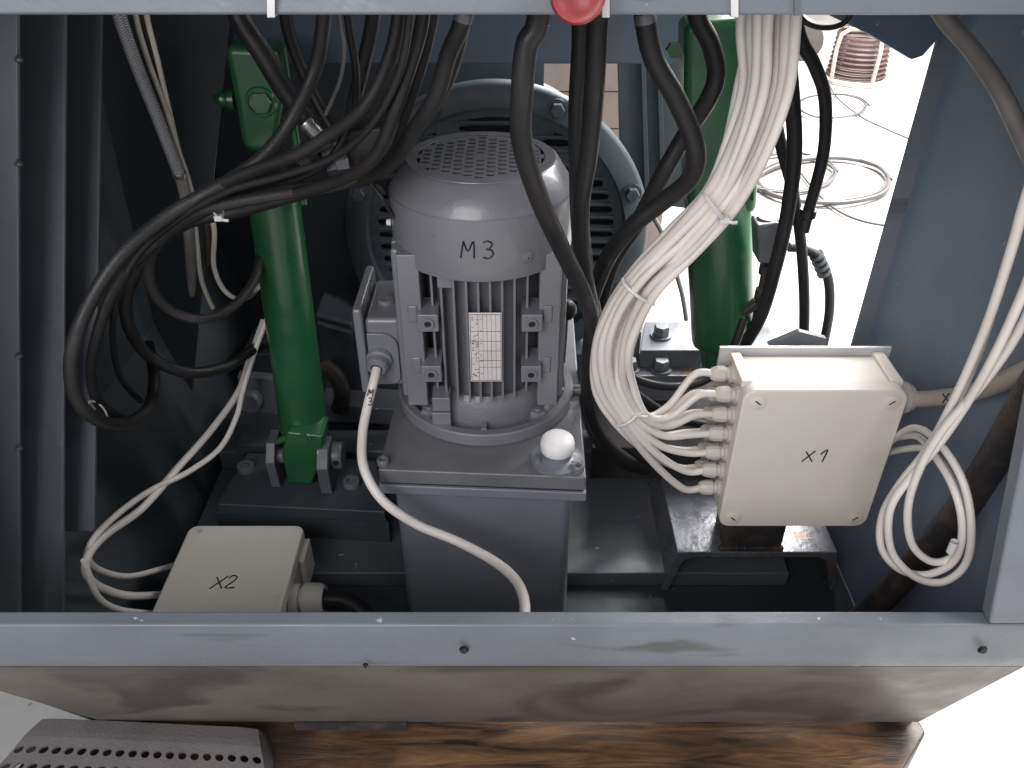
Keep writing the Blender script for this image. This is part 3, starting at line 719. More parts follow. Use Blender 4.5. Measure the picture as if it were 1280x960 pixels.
# ================================================================== JUNCTION BOX X2
b2 = thing('junction_box', 'ivory plastic junction box marked X2 lying flat behind the sill', 'junction box', V(-0.31, 0.63, -0.745))
bz = -0.68
X0, X1, Y1, Y0 = AZ(237, 657, bz).x, AZ(381, 657, bz).x, AZ(300, 656, bz).y, 0.548
def rrz(x0, x1, y0, y1, r, z, n=6):
    q = []
    for cx, cy, a0 in ((x1 - r, y1 - r, 0), (x0 + r, y1 - r, 90), (x0 + r, y0 + r, 180), (x1 - r, y0 + r, 270)):
        for k in range(n + 1):
            t = math.radians(a0 + 90 * k / n); q.append(V(cx + r * math.cos(t), cy + r * math.sin(t), z))
    return q
l2 = build('lid', G().prism(rrz(X0, X1, Y0, Y1, 0.011, bz), (0, 0, -0.016)), 'boxp', b2, bevel=0.003, segs=3)
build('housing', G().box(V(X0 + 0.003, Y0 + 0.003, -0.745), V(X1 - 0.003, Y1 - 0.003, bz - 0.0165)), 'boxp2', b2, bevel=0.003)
build('lid_screw', G().lathe([(0, -0.001), (0.003, -0.001), (0.003, 0.0003), (0, 0.0003)], AZ(250, 664, bz), UP, 12), 'boxp2', l2)
build('end_cheek', G().box(V(X1 - 0.0025, Y1 - 0.040, -0.742), V(X1 + 0.004, Y1 - 0.004, bz - 0.018)), 'boxp', b2, bevel=0.001)
g = G(); write(g, 'X', AZ(262, 736, bz + 0.0002), Vector((1, 0, 0)), Vector((0.18, 1, 0)), 0.0175, 0.0008, 1); write(g, '2', AZ(280, 735, bz + 0.0002), Vector((1, 0, 0)), Vector((0.05, 1, 0)), 0.0175, 0.0008, 1)
build('handwriting', g, 'ink', l2)
p = V(X1 - 0.002, AZ(385, 748, -0.71).y, -0.712)
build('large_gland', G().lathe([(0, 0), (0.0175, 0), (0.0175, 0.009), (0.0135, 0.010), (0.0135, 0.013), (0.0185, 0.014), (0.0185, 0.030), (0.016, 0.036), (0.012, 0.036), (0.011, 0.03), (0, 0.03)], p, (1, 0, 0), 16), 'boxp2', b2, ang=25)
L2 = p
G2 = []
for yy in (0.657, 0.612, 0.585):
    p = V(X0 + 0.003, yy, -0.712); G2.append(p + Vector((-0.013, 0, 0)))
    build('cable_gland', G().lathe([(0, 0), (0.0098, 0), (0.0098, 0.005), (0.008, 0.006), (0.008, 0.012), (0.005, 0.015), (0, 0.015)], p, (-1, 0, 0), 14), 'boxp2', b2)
build_o = cable('hose', 'thick black cable leaving the large gland of the box marked X2', 'cable', [(L2 + Vector((0.03, 0, 0)),), (L2 + Vector((0.06, 0.0, -0.004)),), (L2 + Vector((0.085, -0.015, -0.016)),), (L2 + Vector((0.10, -0.04, -0.022)),)], 20, 'rubber', r=0.0105)

# ================================================================== GREEN CYLINDERS
def cylinder_l():
    t = thing('hydraulic_cylinder', 'green hydraulic cylinder on the left with clevis foot and hex head port plug', 'hydraulic cylinder', AY(390, 605, 0.785))
    b = AY(387, 585, 0.785); a = AY(342, 245, 0.875); d = (a - b).normalized()
    L = (a - b).length
    r = 30.5 * mpp(400, 0.83)
    build('barrel', G().lathe([(0, 0.012), (r * 0.93, 0.012), (r, 0.018), (r, L + 0.005), (r * 0.8, L + 0.007), (0, L + 0.007)], b, d, 48), 'green', t)
    side = Vector((1, 0, 0))
    # tongue at the foot
    p = [AY(358, 540, 0.762), AY(404, 545, 0.762), AY(402, 572, 0.762), AY(390, 606, 0.762), AY(360, 604, 0.762), AY(352, 570, 0.762)]
    build('foot_tongue', G().prism(p, (0, 0.04, 0)), 'green', t, bevel=0.003, segs=3)
    # upper bracket: broad flattened head
    p = [AY(286, 52, 0.865), AY(352, 55, 0.865), AY(356, 120, 0.85), AY(345, 186, 0.84), AY(334, 195, 0.84), AY(312, 193, 0.84), AY(300, 186, 0.84), AY(293, 120, 0.85)]
    yk = 0.845
    p = [Vector((q.x, yk, q.z)) for q in p]
    build('head_plate', G().prism(p, (0, 0.045, 0)), 'green', t, bevel=0.008, segs=4)
    c = AY(326, 128, yk - 0.001); pl = build('port_plug', G().lathe([(0.016, -0.001), (0.0145, 0.0015), (0.013, 0.0015), (0.013, -0.001)], c, (0, -1, 0), 32), 'green', t)
    build('plug_head', G().lathe([(0, 0), (0.0115, 0), (0.0115, 0.005), (0.0105, 0.006), (0, 0.006)], c, (0.1, -1, 0.1), 6), 'green', pl)
    n = AY(294, 125, yk + 0.02)
    build('grease_nipple', G().lathe([(0, 0), (0.010, 0), (0.010, 0.006), (0.0075, 0.008), (0.0085, 0.010), (0.0085, 0.014), (0.005, 0.018), (0.0035, 0.022), (0, 0.022)], n, (-1, 0, 0.05), 16), 'green', t)
    c = AY(381, 549, 0.7615); build('port_plug', G().lathe([(0, 0.003), (0.0045, 0.003), (0.0048, 0.001), (0.008, 0.001), (0.0085, -0.001)], c, (0, -1, 0), 24), 'green', t)
    build('grease_nipple', G().cyl(AY(362, 546, 0.77), AY(346, 552, 0.77), 0.005, 0.004, 12), 'green', t)
    rod = AY(372, 250, 0.86)
    build('pipe', G().tube([AY(352, 60, 0.872), AY(361, 120, 0.865), AY(372, 190, 0.858), AY(379, 255, 0.852)], 0.0045, 10, 4), 'green', t)
cylinder_l()
def clevis():
    t = thing('clevis_base', 'dark steel base plate with two cheek plates and pin at foot of left cylinder', 'clevis', AZ(380, 640, -0.72))
    zb = -0.690
    q = [AZ(270, 630, zb), AZ(482, 640, zb), AZ(470, 575, zb), AZ(310, 565, zb)]
    build('base_plate', G().prism(q, (0, 0, -0.018)), 'base', t, bevel=0.002)
    q = [AZ(268, 640, zb - 0.0185), AZ(486, 652, zb - 0.0185), AZ(470, 575, zb - 0.0185), AZ(305, 565, zb - 0.0185)]
    build('sole_plate', G().prism(q, (0, 0, -0.036)), 'base', t, bevel=0.002)
    # cheeks: thin plates in the depth direction
    for (pxa, pya, w_) in ((340, 610, 0.011), (402, 618, 0.0135)):
        c = AZ(pxa, pya, zb)
        H = 0.062
        prof = [(0, 0.001), (0.044, 0.001), (0.048, H * 0.62), (0.038, H), (0.012, H), (-0.004, H * 0.7)]
        q = [Vector((c.x, c.y + a, c.z + b)) for a, b in prof]
        build('cheek_plate', G().prism(q, (w_, 0, 0)), 'base_grey', t, bevel=0.001)
    c = AZ(402, 618, zb) + Vector((0.0145, 0.029, 0.038))
    pn = build('pin', G().lathe([(0, -0.080), (0.0095, -0.080), (0.0095, 0.0), (0.017, 0.0), (0.017, 0.010), (0.0155, 0.012), (0, 0.012)], c, (1, 0, 0), 28), 'base_grey', t)
    build('pin_hole', G().lathe([(0, 0), (0.004, 0)], c + Vector((0.006, -0.0172, 0.002)), (0, -1, 0), 14), 'black', pn)
    for px, py in ((308, 575 + 12), (440, 606)):
        p = AZ(px, py, zb); build('bolt', G().lathe([(0, 0), (0.0105, 0), (0.0105, 0.007), (0.0098, 0.008), (0.006, 0.008), (0.006, 0.005), (0, 0.005)], p, UP, 20), 'base_grey', t)
clevis()
def block_l():
    t = thing('bolted_block', 'small dark steel bracket with a large round bolt head left of the green cylinder', 'bracket', AZ(322, 560, -0.72))
    q = [AY(296, 470, 0.86), AY(342, 474, 0.86), AY(346, 517, 0.86), AY(304, 516, 0.86)]
    build('face_plate', G().prism(q, (0, 0.014, 0)), 'base_grey', t, bevel=0.0015)
    q = [AY(298, 517, 0.865), AY(350, 517, 0.865), AY(352, 560, 0.865), AY(298, 560, 0.865)]
    build('pedestal', G().prism(q, (0, 0.08, 0)), 'base', t, bevel=0.002)
    build('foot_plate', G().prism([AY(296, 558, 0.84), AY(360, 558, 0.84), AY(360, 566, 0.84), AY(296, 566, 0.84)], (0, 0.1, 0)), 'base', t)
    c = AY(314, 497, 0.8595)
    build('bolt_head', G().lathe([(0, 0), (0.0155, 0), (0.0155, 0.012), (0.014, 0.014), (0, 0.0145)], c, (-0.05, -1, -0.05), 28), 'base_grey', t)
block_l()
def cylinder_r():
    t = thing('hydraulic_cylinder', 'thicker green hydraulic cylinder on the right behind the white cable bundle', 'hydraulic cylinder', AY(905, 462, 0.86))
    b = AY(905, 455, 0.86); a = AY(897, 250, 0.90)
    d = (a - b).normalized(); L = (a - b).length
    r = 40 * mpp(330, 0.88)
    build('barrel', G().lathe([(0, 0), (r * 0.72, 0), (r * 0.74, 0.022), (r * 0.96, 0.03), (r, 0.036), (r, L + 0.03), (r * 0.95, L + 0.034), (0, L + 0.034)], b, d, 56), 'green', t)
    p = [AY(848, 20, 0.91), AY(945, 10, 0.91), AY(948, 130, 0.90), AY(942, 262, 0.89), AY(858, 262, 0.89), AY(850, 130, 0.9)]
    p = [Vector((q.x, 0.872, q.z)) for q in p]
    build('head_block', G().prism(p, (0, 0.05, 0)), 'green', t, bevel=0.010, segs=4)
    c = AY(932, 103, 0.8715)
    bo = build('bolt', G().lathe([(0.009, 0), (0.0085, 0.003), (0.006, 0.004), (0.003, 0.004), (0.003, 0.001), (0, 0.001)], c, (0, -1, 0), 20), 'green', t)
    build('bolt', G().lathe([(0, 0.006), (0.008, 0.006), (0.009, 0)], AY(842, 62, 0.875), (0, -1, 0), 6), 'green', t)
    build('weld_lip', G().tube([AY(948, 60, 0.873), AY(947, 150, 0.873), AY(941, 250, 0.873)], 0.002, 6, 3), 'green', t)
cylinder_r()

# rear base blocks seen between the cables, right of motor
def rear_blocks():
    t = thing('bearing_block', 'dark steel bearing blocks with hex bolts between motor and right green cylinder', 'bracket', AZ(820, 470, -0.68))
    zb = -0.62
    def slabz(q, z, h, m, nm): return build(nm, G().prism([AZ(a, b, z) for a, b in q], (0, 0, -h)), m, t, bevel=0.0015)
    slabz([(775, 470), (865, 470), (862, 447), (790, 447)], -0.60, 0.04, 'channel', 'block')
    slabz([(800, 438), (880, 438), (872, 402), (806, 402)], -0.575, 0.045, 'base_grey', 'block')
    slabz([(745, 415), (802, 415), (800, 385), (750, 385)], -0.56, 0.04, 'base_grey', 'block')
    slabz([(740, 560), (1000, 560), (980, 468), (745, 468)], -0.642, 0.05, 'bed', 'bed_plate')
    for px, py, z in ((826, 420, -0.575), (826, 462, -0.60), (786, 462, -0.60)):
        p = AZ(px, py, z); build('bolt', G().hexbolt(p, UP, 0.0105, 0.013), 'steel_dull', t)
    for px in (779, 785): pass
rear_blocks()
# lower left structure between cylinder and motor
def left_struct():
    t = thing('bearing_pedestal', 'blue grey cast bearing foot behind the motor terminal box', 'bearing', AY(420, 560, 1.0))
    q = [AY(392, 392, 1.0), AY(440, 404, 1.0), AY(470, 470, 1.0), AY(468, 520, 1.0), AY(410, 520, 1.0)]
    build('casting', G().prism(q, (0, 0.08, 0)), 'teal', t, bevel=0.005)
    build('strap', G().prism([AY(396, 405, 0.985), AY(440, 418, 0.985), AY(440, 428, 0.985), AY(396, 414, 0.985)], (0, 0.01, 0)), 'base', t)
    build('ledge', G().prism([AY(400, 505, 0.96), AY(500, 512, 0.96), AY(500, 532, 0.96), AY(400, 527, 0.96)], (0, 0.05, 0)), 'base_grey', t, bevel=0.002)
    build('spout', G().tube([AY(404, 458, 0.97), AY(420, 470, 0.96), AY(428, 492, 0.95), AY(424, 512, 0.95)], 0.012, 14, 5), 'burnt', t)
left_struct()
# lever with a black ball behind the lid's right edge
lv = thing('ball_lever', 'black ball knob lever standing at the right rear of the tank', 'lever', AY(712, 440, 0.82))
c = AY(707, 387, 0.80)
build('ball_knob', G().lathe([(0, -0.0125)] + [(0.0125 * math.cos(math.radians(k)), 0.0125 * math.sin(math.radians(k))) for k in range(-75, 90, 15)] + [(0, 0.0125)], c, (0, 0, 1), 28), 'rubber', lv, ang=80)
build('stem', G().cyl(c + Vector((-0.002, 0.004, -0.12)), c, 0.004, 0.004, 12), 'steel_dull', lv)
sc = AY(724, 489, 0.705)
build('pipe_stub', G().lathe([(0, 0), (0.006, 0), (0.006, 0.012), (0.004, 0.013), (0.004, 0.018), (0, 0.018)], AY(716, 487, 0.74), (1, 0, 0), 14), 'steel_dull', tank)

# ================================================================== HOSES
BK = 'hydraulic hose'
def hose(label, pts, w_, m='rubber', group=None, name='hydraulic_hose', **k): return cable(name, label, BK, pts, w_, m, group, n=16, **k)
hose('black hose from top left sweeping round the outermost left loop', [(408, -40, .68), (404, 30, .68), (394, 85, .68), (368, 145, .67), (335, 192, .665), (285, 228, .66), (215, 268, .64), (155, 318, .61), (112, 380, .585), (91, 440, .570), (92, 490, .565), (118, 522, .575), (155, 530, .62), (185, 510, .68), (192, 470, .73), (186, 430, .78)], 17, 'rubber_dusty')
hose('black hose of the left loop lying just inside the outermost one', [(588, -40, .74), (580, 40, .73), (552, 115, .72), (500, 190, .71), (430, 222, .70), (340, 240, .69), (262, 262, .68), (190, 305, .66), (145, 360, .625), (120, 420, .605), (115, 470, .60), (128, 508, .605), (160, 528, .65)], 14, 'rubber_dusty')
hose('shiny braided black hose curling in the small left loop', [(480, 200, .68), (430, 228, .67), (360, 240, .66), (290, 252, .655), (240, 268, .655), (203, 295, .66), (185, 330, .67), (190, 362, .68), (215, 388, .69), (252, 398, .70), (290, 385, .74), (316, 350, .80), (330, 300, .87), (335, 250, .92)], 13, 'braid_dark')
hose('black hose of the wide lower left loop ending at the green cylinder', [(500, 215, .74), (400, 236, .73), (300, 262, .72), (230, 280, .71), (180, 325, .70), (158, 370, .70), (162, 412, .70), (190, 447, .71), (235, 467, .72), (280, 460, .76), (315, 438, .82), (355, 415, .92)], 15, 'rubber_dusty')
hose('fat dark hose falling from the top left across the green head plate', [(282, -40, .78), (300, 20, .77), (328, 65, .76), (355, 108, .76), (382, 150, .76), (410, 190, .77), (440, 225, .80)], 26, 'rubber')
hose('black hose bending from the top towards the bundle tie, left of the motor', [(500, -40, .62), (497, 30, .62), (480, 90, .62), (450, 135, .62), (410, 170, .63), (370, 195, .64), (320, 212, .65), (250, 240, .66)], 17, 'rubber_dusty')
hose('black hose with glossy highlights, second from the motor at top', [(534, -40, .60), (526, 25, .60), (512, 80, .60), (495, 140, .60), (470, 195, .61), (430, 225, .63), (370, 240, .65)], 17, 'rubber')
hose('slim black hose between two fatter ones above the motor', [(552, -40, .63), (543, 25, .63), (530, 80, .64), (510, 140, .65), (492, 190, .66), (455, 222, .68), (400, 232, .70)], 11, 'rubber')
def fitted(label, pts, w_, fit_w, m='rubber', L=26):
    t, P, r = cable('hydraulic_hose', label, BK, pts, w_, m, parts=True, n=18)
    Q = smooth(P, 7)
    # crimped ferrule where the hose leaves the beam
    px, py, y = pts[1]
    a = AY(px, py - 30, y); i = min(range(len(Q)), key=lambda k: (Q[k] - AY(px, py, y)).length)
    d = (Q[max(i - 2, 0)] - Q[i]).normalized(); R = fit_w / 2 * mpp(py, y)
    build('ferrule', G().lathe([(r * 1.02, 0), (R, 0.001), (R, 0.006), (R * .94, 0.007), (R * .94, 0.009), (R, 0.010), (R, 0.03), (R * 0.8, 0.032), (0, 0.032)], Q[i], d, 20), 'steel_dull', t)
    return t
fitted('dusty black hose with metal ferrule curving down left of motor fan cover', [(598, -60, .58), (580, 28, .58), (562, 70, .59), (545, 120, .60), (520, 160, .62), (490, 205, .65), (440, 228, .68)], 21, 24, 'rubber_dusty')
fitted('brown black hose with ferrule passing in front of the fan cover', [(684, -60, .50), (672, 26, .50), (657, 60, .50), (650, 120, .50), (655, 180, .51), (674, 245, .53), (705, 312, .56), (732, 370, .60), (742, 420, .66), (738, 470, .72)], 24, 26)
hose('flat hanging black hose directly under the red knob', [(727, -40, .64), (727, 50, .64), (724, 130, .64), (722, 210, .65), (726, 300, .67), (740, 380, .70), (752, 440, .74)], 24)
hose('black hose with bright right edge hanging beside the red knob', [(752, -40, .58), (748, 30, .58), (744, 110, .58), (734, 190, .59), (727, 260, .60), (730, 330, .62), (738, 400, .66), (732, 470, .72), (742, 530, .74), (775, 570, .76), (830, 588, .80), (900, 590, .84)], 19)
fitted('black hose making a sharp knee in front of the right green cylinder', [(796, -60, .60), (806, 28, .60), (820, 75, .60), (843, 120, .60), (864, 165, .60), (871, 198, .60), (858, 228, .61), (825, 254, .62), (790, 285, .63), (760, 325, .65), (738, 380, .68)], 24, 28)
hose('black hose bulging right at the top of the right green cylinder', [(862, -40, .68), (872, 20, .68), (888, 55, .68), (896, 90, .68), (884, 125, .68), (855, 170, .69), (828, 220, .69), (798, 275, .70), (765, 330, .72), (745, 400, .74)], 22)
hose('thin black hose curving under the right green cylinder', [(758, 400, .70), (765, 445, .70), (790, 470, .70), (830, 482, .70), (875, 476, .71), (908, 450, .73), (930, 400, .76)], 11)
hose('thin black hose dipping behind the white cable bundle', [(765, 455, .72), (785, 485, .72), (815, 508, .72), (850, 525, .73), (900, 535, .75)], 12)
hose('thick black hose looping low between tank and channel stand', [(742, 420, .80), (735, 480, .78), (742, 530, .77), (765, 565, .77), (805, 583, .79), (850, 588, .82)], 22)
t, P, r = cable('hydraulic_hose', 'black hose arching against the bright floor with fitting at its foot', BK, [(985, -10, .72), (1003, 48, .73), (1020, 80, .74), (1031, 125, .75), (1030, 185, .76), (1020, 235, .77), (1010, 268, .78)], 16, 'rubber', parts=True, n=16)
build('fitting', G().lathe([(0, -0.004), (0.0085, -0.004), (0.0085, 0.004), (0.006, 0.006), (0.006, 0.02), (0, 0.02)], AY(1010, 266, .78), AY(1004, 290, .78) - AY(1010, 266, .78), 14), 'rubber', t)
hose('black hose hanging beside the white bundle and passing behind X1', [(985, 60, .74), (990, 120, .74), (994, 190, .75), (986, 265, .76), (970, 335, .77), (950, 395, .78), (925, 440, .79)], 18)
hose('dark hose between two others reaching down behind the box marked X1', [(962, 90, .80), (974, 170, .80), (990, 240, .81), (1002, 300, .82), (1005, 370, .82), (1006, 430, .82)], 14)
t, P, r = cable('hydraulic_hose', 'short grey hose with knurled elbow right of the valve body', BK, [(985, 310, .86), (1005, 312, .86), (1024, 322, .86), (1036, 350, .86), (1037, 390, .86), (1030, 430, .86)], 12, 'rubber_dusty', parts=True, n=14)
g = G()
for k in range(4):
    a = AY(1020 + 3 * k, 318 + 7 * k, .86); g.cyl(a, a + (AY(1024 + 3 * k, 324 + 7 * k, .86) - a).normalized() * 0.004, 0.0085, 0.0085, 12)
build('elbow', g, 'steel_dull', t)
# valve body
vb = thing('valve_body', 'small dark valve body with threaded stems between the right hoses', 'valve', AY(957, 400, .84))
build('block', G().prism([AY(946, 282, .83), AY(975, 278, .83), AY(974, 330, .83), AY(948, 330, .83)], (0, 0.03, 0)), 'steel_dull', vb, bevel=0.003)
build('cap', G().lathe([(0, 0), (0.013, 0), (0.013, 0.006), (0.010, 0.009), (0, 0.009)], AY(958, 281, .845), UP, 10), 'burnt', vb)
build('stem', G().lathe([(0.009, 0), (0.009, 0.012), (0.006, 0.014), (0.006, 0.03), (0.0085, 0.032), (0.0085, 0.045), (0.006, 0.047), (0.006, 0.09), (0, 0.09)], AY(960, 330, .845), (0, 0, -1), 14), 'burnt', vb)
build('side_port', G().cyl(AY(946, 378, .845), AY(930, 390, .845), 0.007, 0.006, 12), 'burnt', vb)
hose('big dark hose crossing the lower right corner behind the coiled cable', [(1340, 420, .45), (1285, 500, .48), (1245, 570, .51), (1195, 645, .53), (1145, 705, .55), (1085, 765, .57), (1020, 815, .59)], 36, 'burnt', name='drain_hose')

# braided conduit & straight pipe top left
t, P, r = cable('braided_conduit', 'steel braided flexible conduit with end sleeve slanting down at upper left', 'conduit', [(135, -40, .74), (150, 22, .75), (172, 85, .76), (198, 150, .77), (224, 218, .78)], 16, 'braid', parts=True, n=16)
build('sleeve', G().lathe([(r * 1.0, -0.002), (r * 1.2, -0.001), (r * 1.2, 0.003), (r * 0.98, 0.004)], AY(224, 217, .78), AY(230, 245, .785) - AY(224, 217, .78), 20), 'steel', t)
build('tail_pipe', G().tube([AY(224, 217, .78), AY(232, 250, .785), (AY(238, 320, .80)), AY(240, 368, .815)], lambda k: r * (0.95 - 0.35 * max(0, k - 0.8) / 0.2), 14, 4), 'cable_dark', t)
cable('conduit_wire', 'pale wire running close along the braided conduit', 'wire', [(160, -40, .77), (170, 22, .77), (185, 75, .775), (205, 130, .78), (222, 185, .785), (238, 235, .79), (246, 300, .80), (252, 350, .81), (266, 385, .82)], 6.5, 'cable_old')
cable('conduit_wire', 'pale wire furthest right beside the braided conduit', 'wire', [(175, -40, .775), (184, 22, .775), (197, 75, .78), (212, 140, .785), (224, 190, .79), (240, 240, .80)], 6.5, 'cable_old')
cable('conduit_wire', 'rusty brown strip wire between the two pale conduit wires', 'wire', [(168, -40, .79), (178, 22, .79), (192, 80, .79), (208, 140, .80), (232, 230, .80), (256, 270, .81), (260, 330, .82)], 9, 'burnt')
cable('loose_wire', 'cream wire hanging in a short curve left of the green cylinder', 'wire', [(262, 255, .80), (268, 290, .80), (267, 330, .80), (277, 358, .80), (293, 372, .80), (312, 371, .84), (326, 355, .88), (345, 330, .93)], 6, 'cable_old')
cable('loose_wire', 'thin grey cable curving at the top between hoses and cylinder', 'wire', [(420, -40, .70), (424, 25, .70), (430, 60, .70), (425, 100, .71), (407, 143, .73)], 5, 'cable_dark')
cable('loose_wire', 'thin dark cable slanting across the bright gap behind bundle', 'wire', [(800, 250, 1.0), (822, 280, 1.0), (838, 320, 1.0), (852, 365, 1.0), (858, 400, 1.0)], 6, 'cable_dark')
cf = thing('hose_connector', 'chrome hose connector slanting beside the left green cylinder', 'hose fitting', AY(395, 165, .74))
build('sleeve', G().lathe([(0, 0), (0.007, 0), (0.0075, 0.002), (0.0075, 0.022), (0.006, 0.024), (0, 0.024)], AY(381, 152, .74), AY(402, 174, .74) - AY(381, 152, .74), 14), 'steel', cf)
build('nut', G().lathe([(0, 0), (0.010, 0), (0.010, 0.010), (0, 0.010)], AY(372, 196, .735), AY(400, 180, .735) - AY(372, 196, .735), 6), 'steel_dull', cf)
build('neck', G().cyl(AY(376, 192, .737), AY(410, 175, .745), 0.0065, 0.0065, 12), 'steel_dull', cf)

hose('dark hose tucked behind the others between cylinder and motor top', [(470, -40, .80), (466, 30, .80), (452, 90, .80), (440, 150, .80), (455, 200, .79), (490, 235, .80), (505, 280, .86)], 18)
hose('short dark hose crossing behind the fan cover at upper left', [(520, 60, .84), (505, 130, .84), (470, 175, .82), (420, 200, .80), (360, 215, .78)], 15)
hose('dark hose running down from the top left behind the left cylinder head', [(352, -40, .86), (360, 30, .86), (378, 90, .86), (410, 150, .85), (440, 195, .83), (470, 215, .80)], 16)
hose('slim dark hose crossing steeply from the top to the manifold', [(430, -40, .74), (436, 30, .74), (446, 85, .74), (444, 140, .75), (420, 185, .75), (392, 214, .74), (345, 232, .72), (300, 246, .70)], 10)
hose('thin dark hose lying on top of the bundle left of the motor', [(515, -40, .585), (510, 40, .585), (494, 105, .59), (462, 160, .60), (415, 196, .615), (350, 218, .63), (285, 238, .64), (225, 272, .645), (176, 318, .64), (150, 366, .63), (142, 420, .63), (150, 470, .65), (175, 500, .70)], 9)
mf = thing('hose_manifold', 'dark steel manifold where black hoses meet left of the motor', 'hose fitting', AY(450, 200, .76))
build('block', G().prism([AY(425, 165, .765), AY(478, 158, .765), AY(486, 208, .765), AY(430, 215, .765)], (0, 0.04, 0)), 'burnt', mf, bevel=0.004)
for px, py in ((418, 186), (424, 205)):
    build('nut', G().lathe([(0, 0), (0.011, 0), (0.011, 0.012), (0.008, 0.013), (0.008, 0.022), (0, 0.022)], AY(px + 14, py, .76), (-1, -0.1, -0.15), 6), 'steel_dull', mf)
cable('loose_wire', 'short wire dropping from hoses to the fan cover side', 'wire', [(462, 228, .72), (478, 248, .72), (492, 272, .70)], 5, 'burnt')

# ================================================================== WHITE BUNDLE into X1
names = ['topmost', 'second highest', 'third highest', 'fourth highest', 'second lowest', 'lowest']
import itertools
spine = [(965, -30), (962, 40), (958, 110), (935, 185), (900, 250), (852, 305), (808, 350), (778, 395), (765, 440), (768, 485), (793, 527)]
wid =   [36,        36,        31,        27,        23,      24,        25,       27,        28,        25,        19]
dep =   [0.555, 0.555, 0.56, 0.565, 0.575, 0.585, 0.59, 0.60, 0.605, 0.61, 0.612]
rc = 5.4 * mpp(300, 0.58)
bun = 'white cables of the bundle feeding box X1'
for i in range(12):
    row, k = divmod(i, 6)
    f = ((k + 0.5 * row + 0.25) / 6) * 2 - 1          # -1 .. 1 across the bundle
    pts = []; wob = random.uniform(-1, 1); wob2 = random.uniform(-1, 1)
    for j, (px, py) in enumerate(spine):
        a = spine[max(j - 1, 0)]; b = spine[min(j + 1, len(spine) - 1)]
        dx, dy = b[0] - a[0], b[1] - a[1]; L = math.hypot(dx, dy); nx, ny = dy / L, -dx / L
        ff = f * wid[j] * (-1) + random.uniform(-1.8, 1.8)
        if j in (0, 1, 2, 3): ff += wob * (5, 6, 5, 2.5)[j]
        if j in (6, 7, 8): ff += wob2 * 4
        pts.append((px - nx * ff * -1, py - ny * ff * -1, dep[j] + (0.006 if row else -0.002) + random.uniform(-.0015, .0015) + 0.006 * (i % 3 - 1) * (j < 4 or j in (6, 7, 8))))
    P = [AY(*p) for p in pts]
    e = GL[(row, k)]
    m1 = e + Vector((-0.016, -0.002, 0.000))
    mid = P[-1].lerp(m1, 0.5) + Vector((0, 0, -0.006 - 0.0015 * (5 - k)))
    P += [mid, m1, e + Vector((0.004, 0, 0))]
    o = build('control_cable', G().tube(P, rc * random.uniform(1.02, 1.14), 12, 7), ('cable', 'cable', 'cable_b')[(i * 5 + i // 4) % 3], loc=e)
    tag(o, 'white cable entering the %s gland in the %s row of the box marked X1' % (names[k], 'front' if row == 0 else 'rear'), 'cable', bun)
cable('control_cable', 'single white cable hanging apart to the left at the top of the bundle', 'cable', [(915, -40, .60), (925, 25, .60), (931, 60, .60), (922, 110, .60), (912, 160, .60), (900, 205, .60), (880, 255, .60), (845, 300, .605), (800, 345, .61), (765, 395, .62)], 10.5, 'cable', bun)
def tie(label, px, py, y, rpx, ang, head=(0, 0), m='tie', tilt=0.0, wd=0.0016, tail=True):
    t = thing('cable_tie', label, 'cable tie', AY(px, py, y), 'nylon cable ties')
    R = rpx * mpp(py, y); c = AY(px, py, y)
    ax = Vector((math.cos(ang), 0, math.sin(ang))); vdir = Vector((0, 1, tilt))
    P = [c + ax * R * math.cos(a) + vdir * R * 0.75 * math.sin(a) for a in [2 * PI * k / 20 for k in range(20)]]
    build('band', G().tube(P, wd, 6, 2, closed=True), m, t)
    h = c + ax * R * math.cos(-0.6) * 1.0 + vdir * R * 0.75 * math.sin(-0.6)
    build('head', G().box(h + Vector((-0.0035, -0.003, -0.0025)), h + Vector((0.0035, 0.003, 0.0025))), m, t, bevel=0.0008)
    if tail: build('tail', G().tube([h, h + Vector((0.005, -0.003, -0.001)), h + Vector((0.009, -0.003, -0.001))], 0.0013, 6, 3), m, t)
tie('white cable tie round the bundle in front of right green cylinder', 893, 258, .572, 22, math.radians(-48))
tie('white cable tie round the bundle near its left bend', 797, 363, .592, 24, math.radians(-35), tail=False)
tie('white cable tie where the bundle fans out towards X1', 784, 520, .612, 18, math.radians(40))
tie('thin translucent cable tie round the black hose bundle at left', 268, 252, .665, 22, math.radians(-75), wd=0.0009)
tie('small cable tie at the bottom of the left black hose loop', 122, 515, .59, 16, math.radians(-65), wd=0.001, tail=False)
for px, lab in ((338, 'leftmost white strap looped over the top beam'), (757, 'white strap looped over the top beam beside the red knob'), (918, 'white strap over the top beam above the cable bundle')):
    a = AY(px - 3, -30, .4565); g = G()
    q = [AY(px - 5, -40, .457), AY(px + 5, -40, .457), AY(px + 5, 21, .457), AY(px - 4, 21, .457)]
    g.hexa(q, (0, 0.0012, 0))
    g.hexa([AY(px - 4, 20.6, .4582), AY(px + 5, 20.6, .4582), AY(px + 5, 22, .4582), AY(px - 4, 22, .4582)], (0, 0.02, 0))
    tag(build('strap', g, 'tie'), lab, 'strap')
tag(build('strap', G().hexa([AY(993, -40, .457), AY(999, -40, .457), AY(999, 20, .457), AY(993, 20, .457)], (0, 0.0012, 0)), 'steel_dull'), 'dark grey strap over the top beam at far right of the bundle', 'strap')
